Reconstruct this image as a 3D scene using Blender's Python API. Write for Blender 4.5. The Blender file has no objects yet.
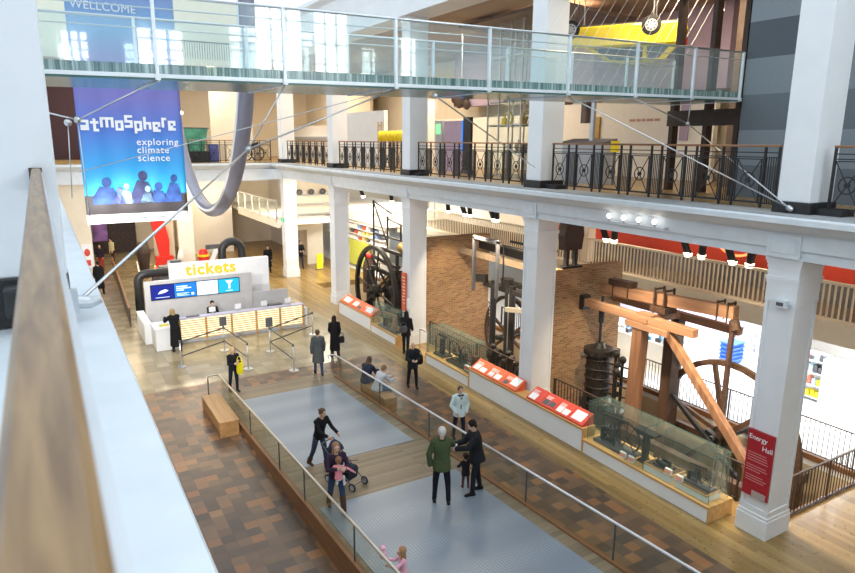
SKY, SPOTK, GAL, SHOP, MEZ, FAR, EXPO = 1.05, 1.1, 230, 230, 95, 210, 0.70
import bpy, bmesh, math, random
from mathutils import Vector, Matrix, Quaternion
random.seed(7)
R = math.radians
PI = math.pi
scene = bpy.context.scene
col = scene.collection

# ------------------------------------------------------------------ materials
def new_mat(name):
    m = bpy.data.materials.new(name); m.use_nodes = True
    nt = m.node_tree; nt.nodes.clear()
    out = nt.nodes.new('ShaderNodeOutputMaterial')
    return m, nt, out

def paint(name, c, rough=.6, metal=0., var=.06, scale=6., bump=0., emit=0., spec=.4, coat=0.):
    m, nt, out = new_mat(name)
    b = nt.nodes.new('ShaderNodeBsdfPrincipled')
    b.inputs['Roughness'].default_value = rough; b.inputs['Metallic'].default_value = metal
    b.inputs['Specular IOR Level'].default_value = spec
    b.inputs['Coat Weight'].default_value = coat
    tc = nt.nodes.new('ShaderNodeTexCoord'); n = nt.nodes.new('ShaderNodeTexNoise')
    n.inputs['Scale'].default_value = scale; n.inputs['Detail'].default_value = 4
    nt.links.new(tc.outputs['Object'], n.inputs['Vector'])
    rp = nt.nodes.new('ShaderNodeValToRGB')
    rp.color_ramp.elements[0].color = tuple(max(0, x*(1-var)) for x in c)+(1,)
    rp.color_ramp.elements[1].color = tuple(min(1, x*(1+var)) for x in c)+(1,)
    rp.color_ramp.elements[0].position = .3; rp.color_ramp.elements[1].position = .7
    nt.links.new(n.outputs['Fac'], rp.inputs['Fac']); nt.links.new(rp.outputs['Color'], b.inputs['Base Color'])
    if bump:
        bp = nt.nodes.new('ShaderNodeBump'); bp.inputs['Strength'].default_value = bump; bp.inputs['Distance'].default_value = .02
        nt.links.new(n.outputs['Fac'], bp.inputs['Height']); nt.links.new(bp.outputs['Normal'], b.inputs['Normal'])
    if emit:
        b.inputs['Emission Strength'].default_value = emit
        nt.links.new(rp.outputs['Color'], b.inputs['Emission Color'])
    nt.links.new(b.outputs['BSDF'], out.inputs['Surface'])
    return m

def glow(name, c, s):
    m, nt, out = new_mat(name)
    e = nt.nodes.new('ShaderNodeEmission'); e.inputs['Color'].default_value = tuple(c)+(1,); e.inputs['Strength'].default_value = s
    nt.links.new(e.outputs['Emission'], out.inputs['Surface'])
    return m

def glass(name, tint, refl=.12, haze=0., hazecol=(.7,.85,.85)):
    m, nt, out = new_mat(name)
    t = nt.nodes.new('ShaderNodeBsdfTransparent'); t.inputs['Color'].default_value = tuple(tint)+(1,)
    g = nt.nodes.new('ShaderNodeBsdfGlossy'); g.inputs['Roughness'].default_value = .03
    fr = nt.nodes.new('ShaderNodeLayerWeight'); fr.inputs['Blend'].default_value = .5
    pw = nt.nodes.new('ShaderNodeMath'); pw.operation = 'POWER'; pw.inputs[1].default_value = 4; nt.links.new(fr.outputs['Facing'], pw.inputs[0])
    ml = nt.nodes.new('ShaderNodeMath'); ml.operation = 'MULTIPLY_ADD'
    ml.inputs[1].default_value = .35; ml.inputs[2].default_value = refl*.2
    nt.links.new(pw.outputs[0], ml.inputs[0])
    mx = nt.nodes.new('ShaderNodeMixShader')
    nt.links.new(ml.outputs[0], mx.inputs['Fac']); nt.links.new(t.outputs[0], mx.inputs[1]); nt.links.new(g.outputs[0], mx.inputs[2])
    last = mx
    if haze:
        d = nt.nodes.new('ShaderNodeBsdfDiffuse'); d.inputs['Color'].default_value = tuple(hazecol)+(1,)
        m2 = nt.nodes.new('ShaderNodeMixShader'); m2.inputs['Fac'].default_value = haze
        nt.links.new(mx.outputs[0], m2.inputs[1]); nt.links.new(d.outputs[0], m2.inputs[2]); last = m2
    nt.links.new(last.outputs[0], out.inputs['Surface'])
    return m

def cells(name, size, stops, rough=.4, axes=('X','Y'), groove=.02, gcol=.55, stagger=False, coat=0., spec=.4, fine=.25):
    """rectangular tiles / boards, each with a colour of its own"""
    m, nt, out = new_mat(name); N = nt.nodes.new; L = nt.links.new
    tc = N('ShaderNodeTexCoord'); sp = N('ShaderNodeSeparateXYZ'); L(tc.outputs['Object'], sp.inputs[0])
    def math_(op, a, b=None):
        n = N('ShaderNodeMath'); n.operation = op
        for i, v in enumerate((a, b)):
            if v is None: continue
            if isinstance(v, (int, float)): n.inputs[i].default_value = v
            else: L(v, n.inputs[i])
        return n.outputs[0]
    u = math_('DIVIDE', sp.outputs[axes[0]], size[0]); fu = math_('FLOOR', u)
    v = math_('DIVIDE', sp.outputs[axes[1]], size[1])
    if stagger:
        w = N('ShaderNodeTexWhiteNoise'); w.noise_dimensions = '1D'; L(fu, w.inputs['W'])
        v = math_('ADD', v, w.outputs['Value'])
    fv = math_('FLOOR', v)
    cb = N('ShaderNodeCombineXYZ'); L(fu, cb.inputs[0]); L(fv, cb.inputs[1])
    wn = N('ShaderNodeTexWhiteNoise'); wn.noise_dimensions = '3D'; L(cb.outputs[0], wn.inputs['Vector'])
    big = N('ShaderNodeTexNoise'); big.inputs['Scale'].default_value = 1.3; L(tc.outputs['Object'], big.inputs['Vector'])
    fac = math_('ADD', math_('MULTIPLY', wn.outputs['Value'], 1-fine), math_('MULTIPLY', big.outputs['Fac'], fine))
    rp = N('ShaderNodeValToRGB'); rp.color_ramp.interpolation = 'LINEAR'
    els = rp.color_ramp.elements
    els[0].position, els[0].color = stops[0][0], tuple(stops[0][1])+(1,)
    els[1].position, els[1].color = stops[-1][0], tuple(stops[-1][1])+(1,)
    for p, c in stops[1:-1]:
        e = els.new(p); e.color = tuple(c)+(1,)
    L(fac, rp.inputs['Fac'])
    fru = math_('FRACT', u); frv = math_('FRACT', v)
    g1 = math_('LESS_THAN', fru, groove); g2 = math_('LESS_THAN', frv, groove*size[0]/size[1])
    gr = math_('MAXIMUM', g1, g2)
    mx = N('ShaderNodeMix'); mx.data_type = 'RGBA'; mx.blend_type = 'MULTIPLY'
    L(gr, mx.inputs['Factor']); L(rp.outputs['Color'], mx.inputs['A']); mx.inputs['B'].default_value = (gcol, gcol, gcol, 1)
    sn = N('ShaderNodeTexNoise'); sn.inputs['Scale'].default_value = 9; sn.inputs['Detail'].default_value = 5; L(tc.outputs['Object'], sn.inputs['Vector'])
    b = N('ShaderNodeBsdfPrincipled'); b.inputs['Specular IOR Level'].default_value = spec; b.inputs['Coat Weight'].default_value = coat
    L(math_('ADD', math_('MULTIPLY', sn.outputs['Fac'], .18), rough-.09), b.inputs['Roughness'])
    L(mx.outputs['Result'], b.inputs['Base Color']); L(b.outputs[0], out.inputs['Surface'])
    return m

def bricks(name, axes=('X','Z'), swap=False):
    m, nt, out = new_mat(name); N = nt.nodes.new; L = nt.links.new
    tc = N('ShaderNodeTexCoord'); sp = N('ShaderNodeSeparateXYZ'); L(tc.outputs['Object'], sp.inputs[0])
    ad = N('ShaderNodeMath'); ad.operation = 'ADD'; L(sp.outputs['X'], ad.inputs[0]); L(sp.outputs['Y'], ad.inputs[1])
    cb = N('ShaderNodeCombineXYZ'); L(ad.outputs[0], cb.inputs[0]); L(sp.outputs['Z'], cb.inputs[1])
    bt = N('ShaderNodeTexBrick'); L(cb.outputs[0], bt.inputs['Vector'])
    bt.inputs['Scale'].default_value = 1; bt.inputs['Brick Width'].default_value = .235; bt.inputs['Row Height'].default_value = .077
    bt.inputs['Mortar Size'].default_value = .008; bt.inputs['Mortar Smooth'].default_value = .2
    bt.inputs['Color1'].default_value = (.38,.22,.108,1); bt.inputs['Color2'].default_value = (.22,.118,.058,1)
    bt.inputs['Mortar'].default_value = (.40,.28,.16,1)
    n = N('ShaderNodeTexNoise'); n.inputs['Scale'].default_value = 3.5; n.inputs['Detail'].default_value = 6; L(tc.outputs['Object'], n.inputs['Vector'])
    hs = N('ShaderNodeMix'); hs.data_type = 'RGBA'; hs.blend_type = 'OVERLAY'; hs.inputs['Factor'].default_value = .55
    L(bt.outputs['Color'], hs.inputs['A']); L(n.outputs['Color'], hs.inputs['B'])
    bc = N('ShaderNodeMix'); bc.data_type = 'RGBA'; bc.inputs['Factor'].default_value = .25
    L(hs.outputs['Result'], bc.inputs['B']); L(bt.outputs['Color'], bc.inputs['A'])
    b = N('ShaderNodeBsdfPrincipled'); b.inputs['Roughness'].default_value = .85
    bp = N('ShaderNodeBump'); bp.inputs['Strength'].default_value = .3; bp.inputs['Distance'].default_value = .006; bp.invert = True
    L(bt.outputs['Fac'], bp.inputs['Height']); L(bp.outputs[0], b.inputs['Normal'])
    L(bc.outputs['Result'], b.inputs['Base Color']); L(b.outputs[0], out.inputs['Surface'])
    return m

def grain(name, c1, c2, axis='Y', rough=.5, scale=8.):
    m, nt, out = new_mat(name); N = nt.nodes.new; L = nt.links.new
    tc = N('ShaderNodeTexCoord'); mp = N('ShaderNodeMapping')
    s = [scale]*3; s['XYZ'.index(axis)] = scale*.08
    mp.inputs['Scale'].default_value = s; L(tc.outputs['Object'], mp.inputs[0])
    n = N('ShaderNodeTexNoise'); n.inputs['Scale'].default_value = 1.; n.inputs['Detail'].default_value = 7; n.inputs['Distortion'].default_value = .4
    L(mp.outputs[0], n.inputs['Vector'])
    rp = N('ShaderNodeValToRGB'); rp.color_ramp.elements[0].position = .35; rp.color_ramp.elements[1].position = .66
    rp.color_ramp.elements[0].color = tuple(c1)+(1,); rp.color_ramp.elements[1].color = tuple(c2)+(1,)
    L(n.outputs['Fac'], rp.inputs[0])
    b = N('ShaderNodeBsdfPrincipled'); b.inputs['Roughness'].default_value = rough
    L(rp.outputs[0], b.inputs['Base Color']); L(b.outputs[0], out.inputs['Surface'])
    return m

def ramp_axis(name, axis, stops, rough=.6, emit=0.):
    """a printed colour gradient along the object's own axis"""
    m, nt, out = new_mat(name); N = nt.nodes.new; L = nt.links.new
    tc = N('ShaderNodeTexCoord'); sp = N('ShaderNodeSeparateXYZ'); L(tc.outputs['Generated'], sp.inputs[0])
    rp = N('ShaderNodeValToRGB'); e = rp.color_ramp.elements
    e[0].position, e[0].color = stops[0][0], tuple(stops[0][1])+(1,)
    e[1].position, e[1].color = stops[-1][0], tuple(stops[-1][1])+(1,)
    for p, c in stops[1:-1]:
        q = e.new(p); q.color = tuple(c)+(1,)
    L(sp.outputs[axis], rp.inputs[0])
    b = N('ShaderNodeBsdfPrincipled'); b.inputs['Roughness'].default_value = rough
    L(rp.outputs[0], b.inputs['Base Color'])
    if emit:
        L(rp.outputs[0], b.inputs['Emission Color']); b.inputs['Emission Strength'].default_value = emit
    L(b.outputs[0], out.inputs['Surface'])
    return m

M = {}
M['white'] = paint('white_paint', (.80,.82,.84), .55, var=.03, scale=1.5)
M['ledge'] = paint('ledge_paint', (.68,.73,.77), .45, var=.05, scale=3)
M['cream'] = paint('cream_paint', (.78,.70,.56), .6, var=.03, scale=2)
M['creamrail'] = paint('cream_rail_paint', (.82,.75,.60), .5, var=.03)
M['warmwhite'] = paint('warm_white_paint', (.84,.80,.74), .6, var=.03)
M['mauve'] = paint('mauve_paint', (.42,.33,.46), .6, var=.04)
M['lilac'] = paint('lilac_paint', (.62,.58,.80), .6, var=.04)
M['red'] = paint('red_paint', (.42,.04,.022), .55, var=.06)
M['panelred'] = paint('red_panel', (.66,.07,.04), .45, var=.05)
M['paneldark'] = paint('dark_red_panel', (.42,.02,.03), .45, var=.05)
M['orangepanel'] = paint('orange_panel', (.70,.13,.05), .45, var=.06)
M['black'] = paint('black_iron', (.018,.018,.02), .45, var=.3, spec=.5)
M['iron'] = paint('dark_iron', (.045,.042,.04), .42, metal=.6, var=.4, scale=12, bump=.2)
M['brass'] = paint('brass', (.55,.36,.13), .35, metal=.9, var=.15)
M['rust'] = paint('brown_iron', (.075,.042,.028), .55, var=.4, scale=10, bump=.2)
M['whitesteel'] = paint('white_steel', (.78,.82,.84), .35, metal=.2, var=.03)
M['steel'] = paint('steel', (.62,.64,.66), .3, metal=.9, var=.05)
M['brushed'] = paint('brushed_metal_board', (.50,.50,.51), .42, metal=.15, var=.06, scale=3)
M['hoopgrey'] = paint('dull_grey_iron', (.09,.095,.115), .5, var=.1)
M['ledgegrey'] = paint('grey_lead_ledge', (.36,.37,.38), .6, var=.1)
M['greyframe'] = paint('grey_frame', (.42,.44,.48), .45, var=.06)
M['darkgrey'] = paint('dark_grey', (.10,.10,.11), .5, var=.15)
M['darkcarpet'] = paint('dark_carpet', (.07,.05,.04), .9, var=.1)
M['maroon'] = paint('dark_maroon_wall', (.035,.012,.018), .7, var=.15)
M['brown'] = paint('dark_brown_frame', (.045,.028,.022), .5, var=.2)
M['bronze'] = paint('brown_panel', (.16,.11,.085), .5, var=.15)
M['oak'] = grain('oak', (.50,.27,.09), (.66,.40,.16), 'Y')
M['oakbench'] = grain('oak_bench', (.36,.19,.07), (.50,.28,.11), 'Y')
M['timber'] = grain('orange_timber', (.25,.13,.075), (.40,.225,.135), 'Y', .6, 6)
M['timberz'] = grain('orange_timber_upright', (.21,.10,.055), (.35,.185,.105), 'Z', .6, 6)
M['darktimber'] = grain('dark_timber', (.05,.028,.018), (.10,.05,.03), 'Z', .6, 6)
M['railwood'] = grain('handrail_wood', (.16,.085,.032), (.33,.20,.085), 'Y', .35, 60)
M['caprail'] = grain('brown_cap_rail', (.22,.10,.045), (.34,.17,.075), 'Y', .4, 20)
M['kerb'] = grain('red_brown_wood', (.17,.075,.03), (.26,.12,.045), 'Y', .5, 10)
M['brick'] = bricks('old_brick')
M['tile'] = cells('brown_clay_tiles', (.27,.27), [(0,(.060,.042,.032)),(.3,(.105,.066,.042)),(.5,(.145,.084,.048)),(.68,(.195,.115,.062)),(.82,(.29,.125,.045)),(1,(.36,.22,.11))], .36, groove=.03, gcol=.7, spec=.5)
M['plank'] = cells('pale_floorboards', (.13,2.4), [(0,(.20,.125,.042)),(.5,(.29,.185,.066)),(1,(.385,.26,.10))], .30, groove=.06, gcol=.8, stagger=True, spec=.5)
M['stone'] = cells('pale_stone_tiles', (.42,.42), [(0,(.24,.19,.11)),(.5,(.32,.26,.155)),(1,(.41,.34,.215))], .22, groove=.02, gcol=.8, spec=.6)
M['rampplank'] = cells('grey_brown_boards', (2.4,.13), [(0,(.15,.115,.07)),(.5,(.21,.16,.10)),(1,(.28,.21,.135))], .45, axes=('X','Y'), groove=.004, gcol=.75)
M['shopfloor'] = paint('white_shop_floor', (.80,.82,.84), .25, var=.02)
M['pit'] = paint('pit_concrete', (.55,.45,.31), .7, var=.08, scale=2)
M['ceil'] = cells('ceiling_boards', (1.2,3.0), [(0,(.36,.27,.20)),(1,(.46,.36,.28))], .7, groove=.01, gcol=.8)
M['plate'] = None
M['greywall'] = None
M['skin'] = paint('skin', (.62,.40,.30), .5, var=.05, scale=20)
M['skin2'] = paint('skin_tan', (.46,.28,.19), .5, var=.05, scale=20)
M['screenblack'] = paint('screen_bezel', (.01,.01,.012), .3)
M['paper'] = paint('white_paper', (.86,.87,.88), .6, var=.02)
M['yellow'] = paint('yellow', (.86,.66,.02), .4, var=.04)
M['caryellow'] = paint('yellow_car_paint', (.80,.62,.02), .25, var=.02, coat=.6)
M['rubber'] = paint('black_rubber', (.02,.02,.02), .7, var=.2)
M['lime'] = paint('lime_panel', (.58,.62,.10), .5)
M['blue'] = paint('blue_plastic', (.02,.10,.55), .35)
M['green'] = paint('green_exhibit', (.08,.30,.18), .5, var=.4, scale=3)
M['purple'] = paint('purple_print', (.20,.10,.36), .5, var=.7, scale=1.2)
M['redglow'] = paint('bright_red', (.70,.03,.02), .4)
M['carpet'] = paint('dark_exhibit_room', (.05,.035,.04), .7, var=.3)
M['glass'] = glass('clear_glass', (.97,.985,.98), .12)
M['bridgeglass'] = glass('bridge_glass', (.94,.985,.985), .3, haze=.07, hazecol=(.80,.93,.95))
M['caseglass'] = glass('case_glass', (.94,.98,.965), .2, haze=.035, hazecol=(.62,.80,.74))
M['rampglass'] = glass('balustrade_glass', (.93,.95,.91), .15)
M['glassedge'] = paint('glass_edge', (.05,.15,.13), .2, var=.1)
M['lampwhite'] = glow('lamp_face', (1.,.84,.58), 9)
M['bulb'] = glow('white_bulb', (1.,.97,.9), 4)
M['windowlight'] = glow('window_daylight', (.86,.95,1.), 1.3)
M['nearwindow'] = glow('near_window_daylight', (.88,.96,1.), 11)
M['deskglow'] = glow('lit_counter_front', (1.,.84,.50), 1.15)
M['neon'] = glow('orange_neon', (1.,.29,.02), 1.7)
M['scr1'] = glow('screen_navy', (.02,.03,.25), 1.0)
M['scr2'] = glow('screen_blue', (.02,.17,.62), 1.2)
M['scr3'] = glow('screen_pale', (.55,.70,.95), 1.3)
M['scr4'] = glow('screen_cyan', (.02,.35,.60), 1.2)
M['scrtext'] = glow('screen_text', (.75,.88,1.), 1.4)
M['shoplight'] = glow('shop_light_panel', (.95,.97,1.), 9)
M['warmlight'] = glow('warm_light_panel', (1.,.78,.5), 7)
M['exitgreen'] = paint('exit_green', (.02,.45,.22), .4, emit=.6)

def plate_material():
    m, nt, out = new_mat('studded_grey_plate'); N = nt.nodes.new; L = nt.links.new
    tc = N('ShaderNodeTexCoord'); v = N('ShaderNodeTexVoronoi'); v.inputs['Scale'].default_value = 16; v.inputs['Randomness'].default_value = 0
    L(tc.outputs['Object'], v.inputs['Vector'])
    rp = N('ShaderNodeValToRGB'); rp.color_ramp.elements[0].position = .25; rp.color_ramp.elements[1].position = .4
    rp.color_ramp.elements[0].color = (.33,.375,.43,1); rp.color_ramp.elements[1].color = (.22,.265,.32,1)
    L(v.outputs['Distance'], rp.inputs[0])
    b = N('ShaderNodeBsdfPrincipled'); b.inputs['Roughness'].default_value = .38; b.inputs['Metallic'].default_value = .25
    L(rp.outputs[0], b.inputs['Base Color'])
    bp = N('ShaderNodeBump'); bp.invert = True; bp.inputs['Strength'].default_value = .3; bp.inputs['Distance'].default_value = .005
    L(v.outputs['Distance'], bp.inputs['Height']); L(bp.outputs[0], b.inputs['Normal'])
    L(b.outputs[0], out.inputs['Surface']); return m
M['plate'] = plate_material()
def striped_wall():
    m, nt, out = new_mat('grey_banded_cladding'); N = nt.nodes.new; L = nt.links.new
    tc = N('ShaderNodeTexCoord'); sp = N('ShaderNodeSeparateXYZ'); L(tc.outputs['Object'], sp.inputs[0])
    d = N('ShaderNodeMath'); d.operation = 'MULTIPLY_ADD'; d.inputs[1].default_value = 1/.83; d.inputs[2].default_value = -.02; L(sp.outputs['Z'], d.inputs[0])
    f = N('ShaderNodeMath'); f.operation = 'FLOOR'; L(d.outputs[0], f.inputs[0])
    md = N('ShaderNodeMath'); md.operation = 'PINGPONG'; md.inputs[1].default_value = 1; L(f.outputs[0], md.inputs[0])
    wn = N('ShaderNodeTexWhiteNoise'); wn.noise_dimensions = '1D'; L(f.outputs[0], wn.inputs['W'])
    ma = N('ShaderNodeMath'); ma.operation = 'MULTIPLY_ADD'; ma.inputs[1].default_value = .45; L(wn.outputs['Value'], ma.inputs[0])
    mb = N('ShaderNodeMath'); mb.operation = 'MULTIPLY'; mb.inputs[1].default_value = .55; L(md.outputs[0], mb.inputs[0]); L(mb.outputs[0], ma.inputs[2])
    rp = N('ShaderNodeValToRGB'); rp.color_ramp.elements[0].color = (.10,.125,.15,1); rp.color_ramp.elements[1].color = (.36,.42,.47,1)
    L(ma.outputs[0], rp.inputs[0])
    n = N('ShaderNodeTexNoise'); n.inputs['Scale'].default_value = 60; L(tc.outputs['Object'], n.inputs['Vector'])
    mx = N('ShaderNodeMix'); mx.data_type = 'RGBA'; mx.blend_type = 'MULTIPLY'; mx.inputs['Factor'].default_value = .4
    L(rp.outputs[0], mx.inputs['A']); L(n.outputs['Color'], mx.inputs['B'])
    b = N('ShaderNodeBsdfPrincipled'); b.inputs['Roughness'].default_value = .5; b.inputs['Metallic'].default_value = .2
    L(mx.outputs['Result'], b.inputs['Base Color']); L(b.outputs[0], out.inputs['Surface']); return m
M['greywall'] = striped_wall()
def deck_material():
    m, nt, out = new_mat('standing_glass_deck'); N = nt.nodes.new; L = nt.links.new
    tc = N('ShaderNodeTexCoord'); mp = N('ShaderNodeMapping'); mp.inputs['Scale'].default_value = (9, .05, .05); L(tc.outputs['Object'], mp.inputs[0])
    n = N('ShaderNodeTexNoise'); n.inputs['Scale'].default_value = 1; n.inputs['Detail'].default_value = 6; n.inputs['Roughness'].default_value = .8; L(mp.outputs[0], n.inputs['Vector'])
    rp = N('ShaderNodeValToRGB'); e = rp.color_ramp.elements
    e[0].position = .36; e[0].color = (.03,.09,.09,1); e[1].position = .62; e[1].color = (.62,.74,.72,1)
    q = e.new(.48); q.color = (.16,.26,.25,1)
    L(n.outputs['Fac'], rp.inputs[0])
    b = N('ShaderNodeBsdfPrincipled'); b.inputs['Roughness'].default_value = .15; L(rp.outputs[0], b.inputs['Base Color'])
    t = N('ShaderNodeBsdfTransparent'); t.inputs['Color'].default_value = (.75,.92,.9,1)
    mx = N('ShaderNodeMixShader'); mx.inputs['Fac'].default_value = .75; L(t.outputs[0], mx.inputs[1]); L(b.outputs[0], mx.inputs[2])
    L(mx.outputs[0], out.inputs['Surface']); return m
M['deck'] = deck_material()
_cloth = {}
def cloth(c, rough=.85):
    k = tuple(c)
    if k not in _cloth: _cloth[k] = paint('fabric_%d' % len(_cloth), c, rough, var=.14, scale=25, spec=.15)
    return _cloth[k]

# ------------------------------------------------------------------ geometry helpers
class MB:
    def __init__(s): s.bm = bmesh.new()
    def poly(s, vs, faces):
        v = [s.bm.verts.new(p) for p in vs]
        for f in faces:
            try: s.bm.faces.new([v[i] for i in f])
            except ValueError: pass
        return s
    def box(s, x0, x1, y0, y1, z0, z1):
        x0, x1 = sorted((x0, x1)); y0, y1 = sorted((y0, y1)); z0, z1 = sorted((z0, z1))
        return s.poly([(x0,y0,z0),(x1,y0,z0),(x1,y1,z0),(x0,y1,z0),(x0,y0,z1),(x1,y0,z1),(x1,y1,z1),(x0,y1,z1)],
                      [(3,2,1,0),(4,5,6,7),(0,1,5,4),(1,2,6,5),(2,3,7,6),(3,0,4,7)])
    def hexa(s, bottom, top):
        return s.poly(list(bottom)+list(top), [(3,2,1,0),(4,5,6,7),(0,1,5,4),(1,2,6,5),(2,3,7,6),(3,0,4,7)])
    def beam(s, a, b, w, h, up=(0,0,1)):
        a = Vector(a); b = Vector(b); d = (b-a).normalized(); up = Vector(up)
        if abs(d.dot(up)) > .98: up = Vector((0,1,0))
        u = d.cross(up).normalized(); v = u.cross(d).normalized()
        q = lambda c: [c-u*w/2-v*h/2, c+u*w/2-v*h/2, c+u*w/2+v*h/2, c-u*w/2+v*h/2]
        return s.poly(q(a)+q(b), [(3,2,1,0),(4,5,6,7),(0,1,5,4),(1,2,6,5),(2,3,7,6),(3,0,4,7)])
    def loft(s, rings, cap=True):
        vr = [[s.bm.verts.new(p) for p in r] for r in rings]
        n = len(vr[0])
        for a, b in zip(vr, vr[1:]):
            for i in range(n):
                s.bm.faces.new((a[i], a[(i+1)%n], b[(i+1)%n], b[i]))
        if cap:
            s.bm.faces.new(vr[0][::-1]); s.bm.faces.new(vr[-1])
        return s
    def tube(s, pts, r, n=10, closed=False, cap=True):
        pts = [Vector(p) for p in pts]; m = len(pts)
        rr = r if isinstance(r, (list, tuple)) else [r]*m
        rings = []; up = None
        for i, p in enumerate(pts):
            if closed: d = pts[(i+1)%m]-pts[i-1]
            else: d = pts[min(i+1,m-1)]-pts[max(i-1,0)]
            d.normalize()
            if up is None:
                up = Vector((0,0,1)) if abs(d.z) < .9 else Vector((1,0,0))
            u = d.cross(up)
            if u.length < 1e-4: up = Vector((0,1,0)); u = d.cross(up)
            u.normalize(); v = u.cross(d).normalized(); up = v
            rings.append([p+(u*math.cos(2*PI*k/n)+v*math.sin(2*PI*k/n))*rr[i] for k in range(n)])
        if closed: rings.append(rings[0]); 
        if closed:
            vr = [[s.bm.verts.new(p) for p in r_] for r_ in rings[:-1]]
            for i in range(m):
                a, b = vr[i], vr[(i+1)%m]
                for k in range(n): s.bm.faces.new((a[k], a[(k+1)%n], b[(k+1)%n], b[k]))
            return s
        return s.loft(rings, cap)
    def cyl(s, a, b, r, n=14, r2=None):
        return s.tube([a, b], [r, r if r2 is None else r2], n)
    def ell(s, c, rx, ry, rz, n=12, m=8, rot=None):
        c = Vector(c); rot = rot or Matrix.Identity(3); vs = []
        top = s.bm.verts.new(c+rot@Vector((0,0,rz))); bot = s.bm.verts.new(c-rot@Vector((0,0,rz)))
        for j in range(1, m):
            t = PI*j/m
            vs.append([s.bm.verts.new(c+rot@Vector((rx*math.sin(t)*math.cos(2*PI*i/n), ry*math.sin(t)*math.sin(2*PI*i/n), rz*math.cos(t)))) for i in range(n)])
        for i in range(n):
            s.bm.faces.new((top, vs[0][i], vs[0][(i+1)%n])); s.bm.faces.new((bot, vs[-1][(i+1)%n], vs[-1][i]))
            for j in range(m-2):
                s.bm.faces.new((vs[j][i], vs[j+1][i], vs[j+1][(i+1)%n], vs[j][(i+1)%n]))
        return s
    def cap(s, a, b, ra, rb, n=12):
        """capsule that tapers"""
        a = Vector(a); b = Vector(b); d = b-a
        if d.length < 1e-5: return s.ell(a, ra, ra, ra, n)
        d.normalize(); up = Vector((0,0,1)) if abs(d.z) < .9 else Vector((1,0,0))
        u = d.cross(up).normalized(); v = u.cross(d)
        rings = []
        for t in (-80,-50,-20): rings.append((a+d*ra*math.sin(R(t)), ra*math.cos(R(t))))
        for t in (20,50,80): rings.append((b+d*rb*math.sin(R(t)), rb*math.cos(R(t))))
        return s.loft([[c+(u*math.cos(2*PI*k/n)+v*math.sin(2*PI*k/n))*r for k in range(n)] for c, r in rings])
    def prism(s, pts, axis, a, b):
        """outline pts (2d) pushed along an axis"""
        f = {'X': lambda p, t: (t, p[0], p[1]), 'Y': lambda p, t: (p[0], t, p[1]), 'Z': lambda p, t: (p[0], p[1], t)}[axis]
        n = len(pts)
        v0 = [s.bm.verts.new(f(p, a)) for p in pts]; v1 = [s.bm.verts.new(f(p, b)) for p in pts]
        s.bm.faces.new(v0); s.bm.faces.new(v1[::-1])
        for i in range(n): s.bm.faces.new((v0[i], v1[i], v1[(i+1)%n], v0[(i+1)%n]))
        return s
    def torus(s, c, rmaj, rmin, axis='X', n=40, k=8, a0=0, a1=360):
        c = Vector(c); pts = []
        full = a1-a0 >= 360
        for i in range(n if full else n+1):
            t = R(a0+(a1-a0)*i/n); p, q = rmaj*math.cos(t), rmaj*math.sin(t)
            pts.append(c+Vector({'X': (0,p,q), 'Y': (p,0,q), 'Z': (p,q,0)}[axis]))
        return s.tube(pts, rmin, k, closed=full)
    def ringband(s, c, r0, r1, axis, w, n=48):
        """flat rim with square section"""
        c = Vector(c); f = lambda p, q, t: c+Vector({'X': (t,p,q), 'Y': (p,t,q), 'Z': (p,q,t)}[axis])
        rings = []
        for i in range(n):
            a = 2*PI*i/n; ca, sa = math.cos(a), math.sin(a)
            rings.append([s.bm.verts.new(f(r*ca, r*sa, t)) for r, t in ((r0,-w/2),(r1,-w/2),(r1,w/2),(r0,w/2))])
        for i in range(n):
            a, b = rings[i], rings[(i+1)%n]
            for k in range(4): s.bm.faces.new((a[k], a[(k+1)%4], b[(k+1)%4], b[k]))
        return s
    def build(s, name, mat, parent=None, smooth=False, bevel=0., world=True, mods=None, origin=None):
        bm = s.bm
        bmesh.ops.recalc_face_normals(bm, faces=bm.faces)
        if parent is not None and world:
            inv = (Matrix.Translation(parent.location) @ parent.rotation_euler.to_matrix().to_4x4()).inverted()
            pp = parent.parent
            if pp is not None:
                inv = (Matrix.Translation(pp.location) @ pp.rotation_euler.to_matrix().to_4x4() @ Matrix.Translation(parent.location) @ parent.rotation_euler.to_matrix().to_4x4()).inverted()
            bm.transform(inv)
        if origin is not None: bm.transform(Matrix.Translation(-Vector(origin)))
        me = bpy.data.meshes.new(name); bm.to_mesh(me); bm.free()
        if smooth:
            for p in me.polygons: p.use_smooth = True
        o = bpy.data.objects.new(name, me); col.objects.link(o)
        if isinstance(mat, (list, tuple)):
            for x in mat: me.materials.append(x)
        else: me.materials.append(mat)
        if parent is not None: o.parent = parent
        if origin is not None: o.location = origin
        if bevel:
            b = o.modifiers.new('bevel', 'BEVEL'); b.width = bevel; b.segments = 2; b.limit_method = 'ANGLE'; b.angle_limit = R(50)
        return o

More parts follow.
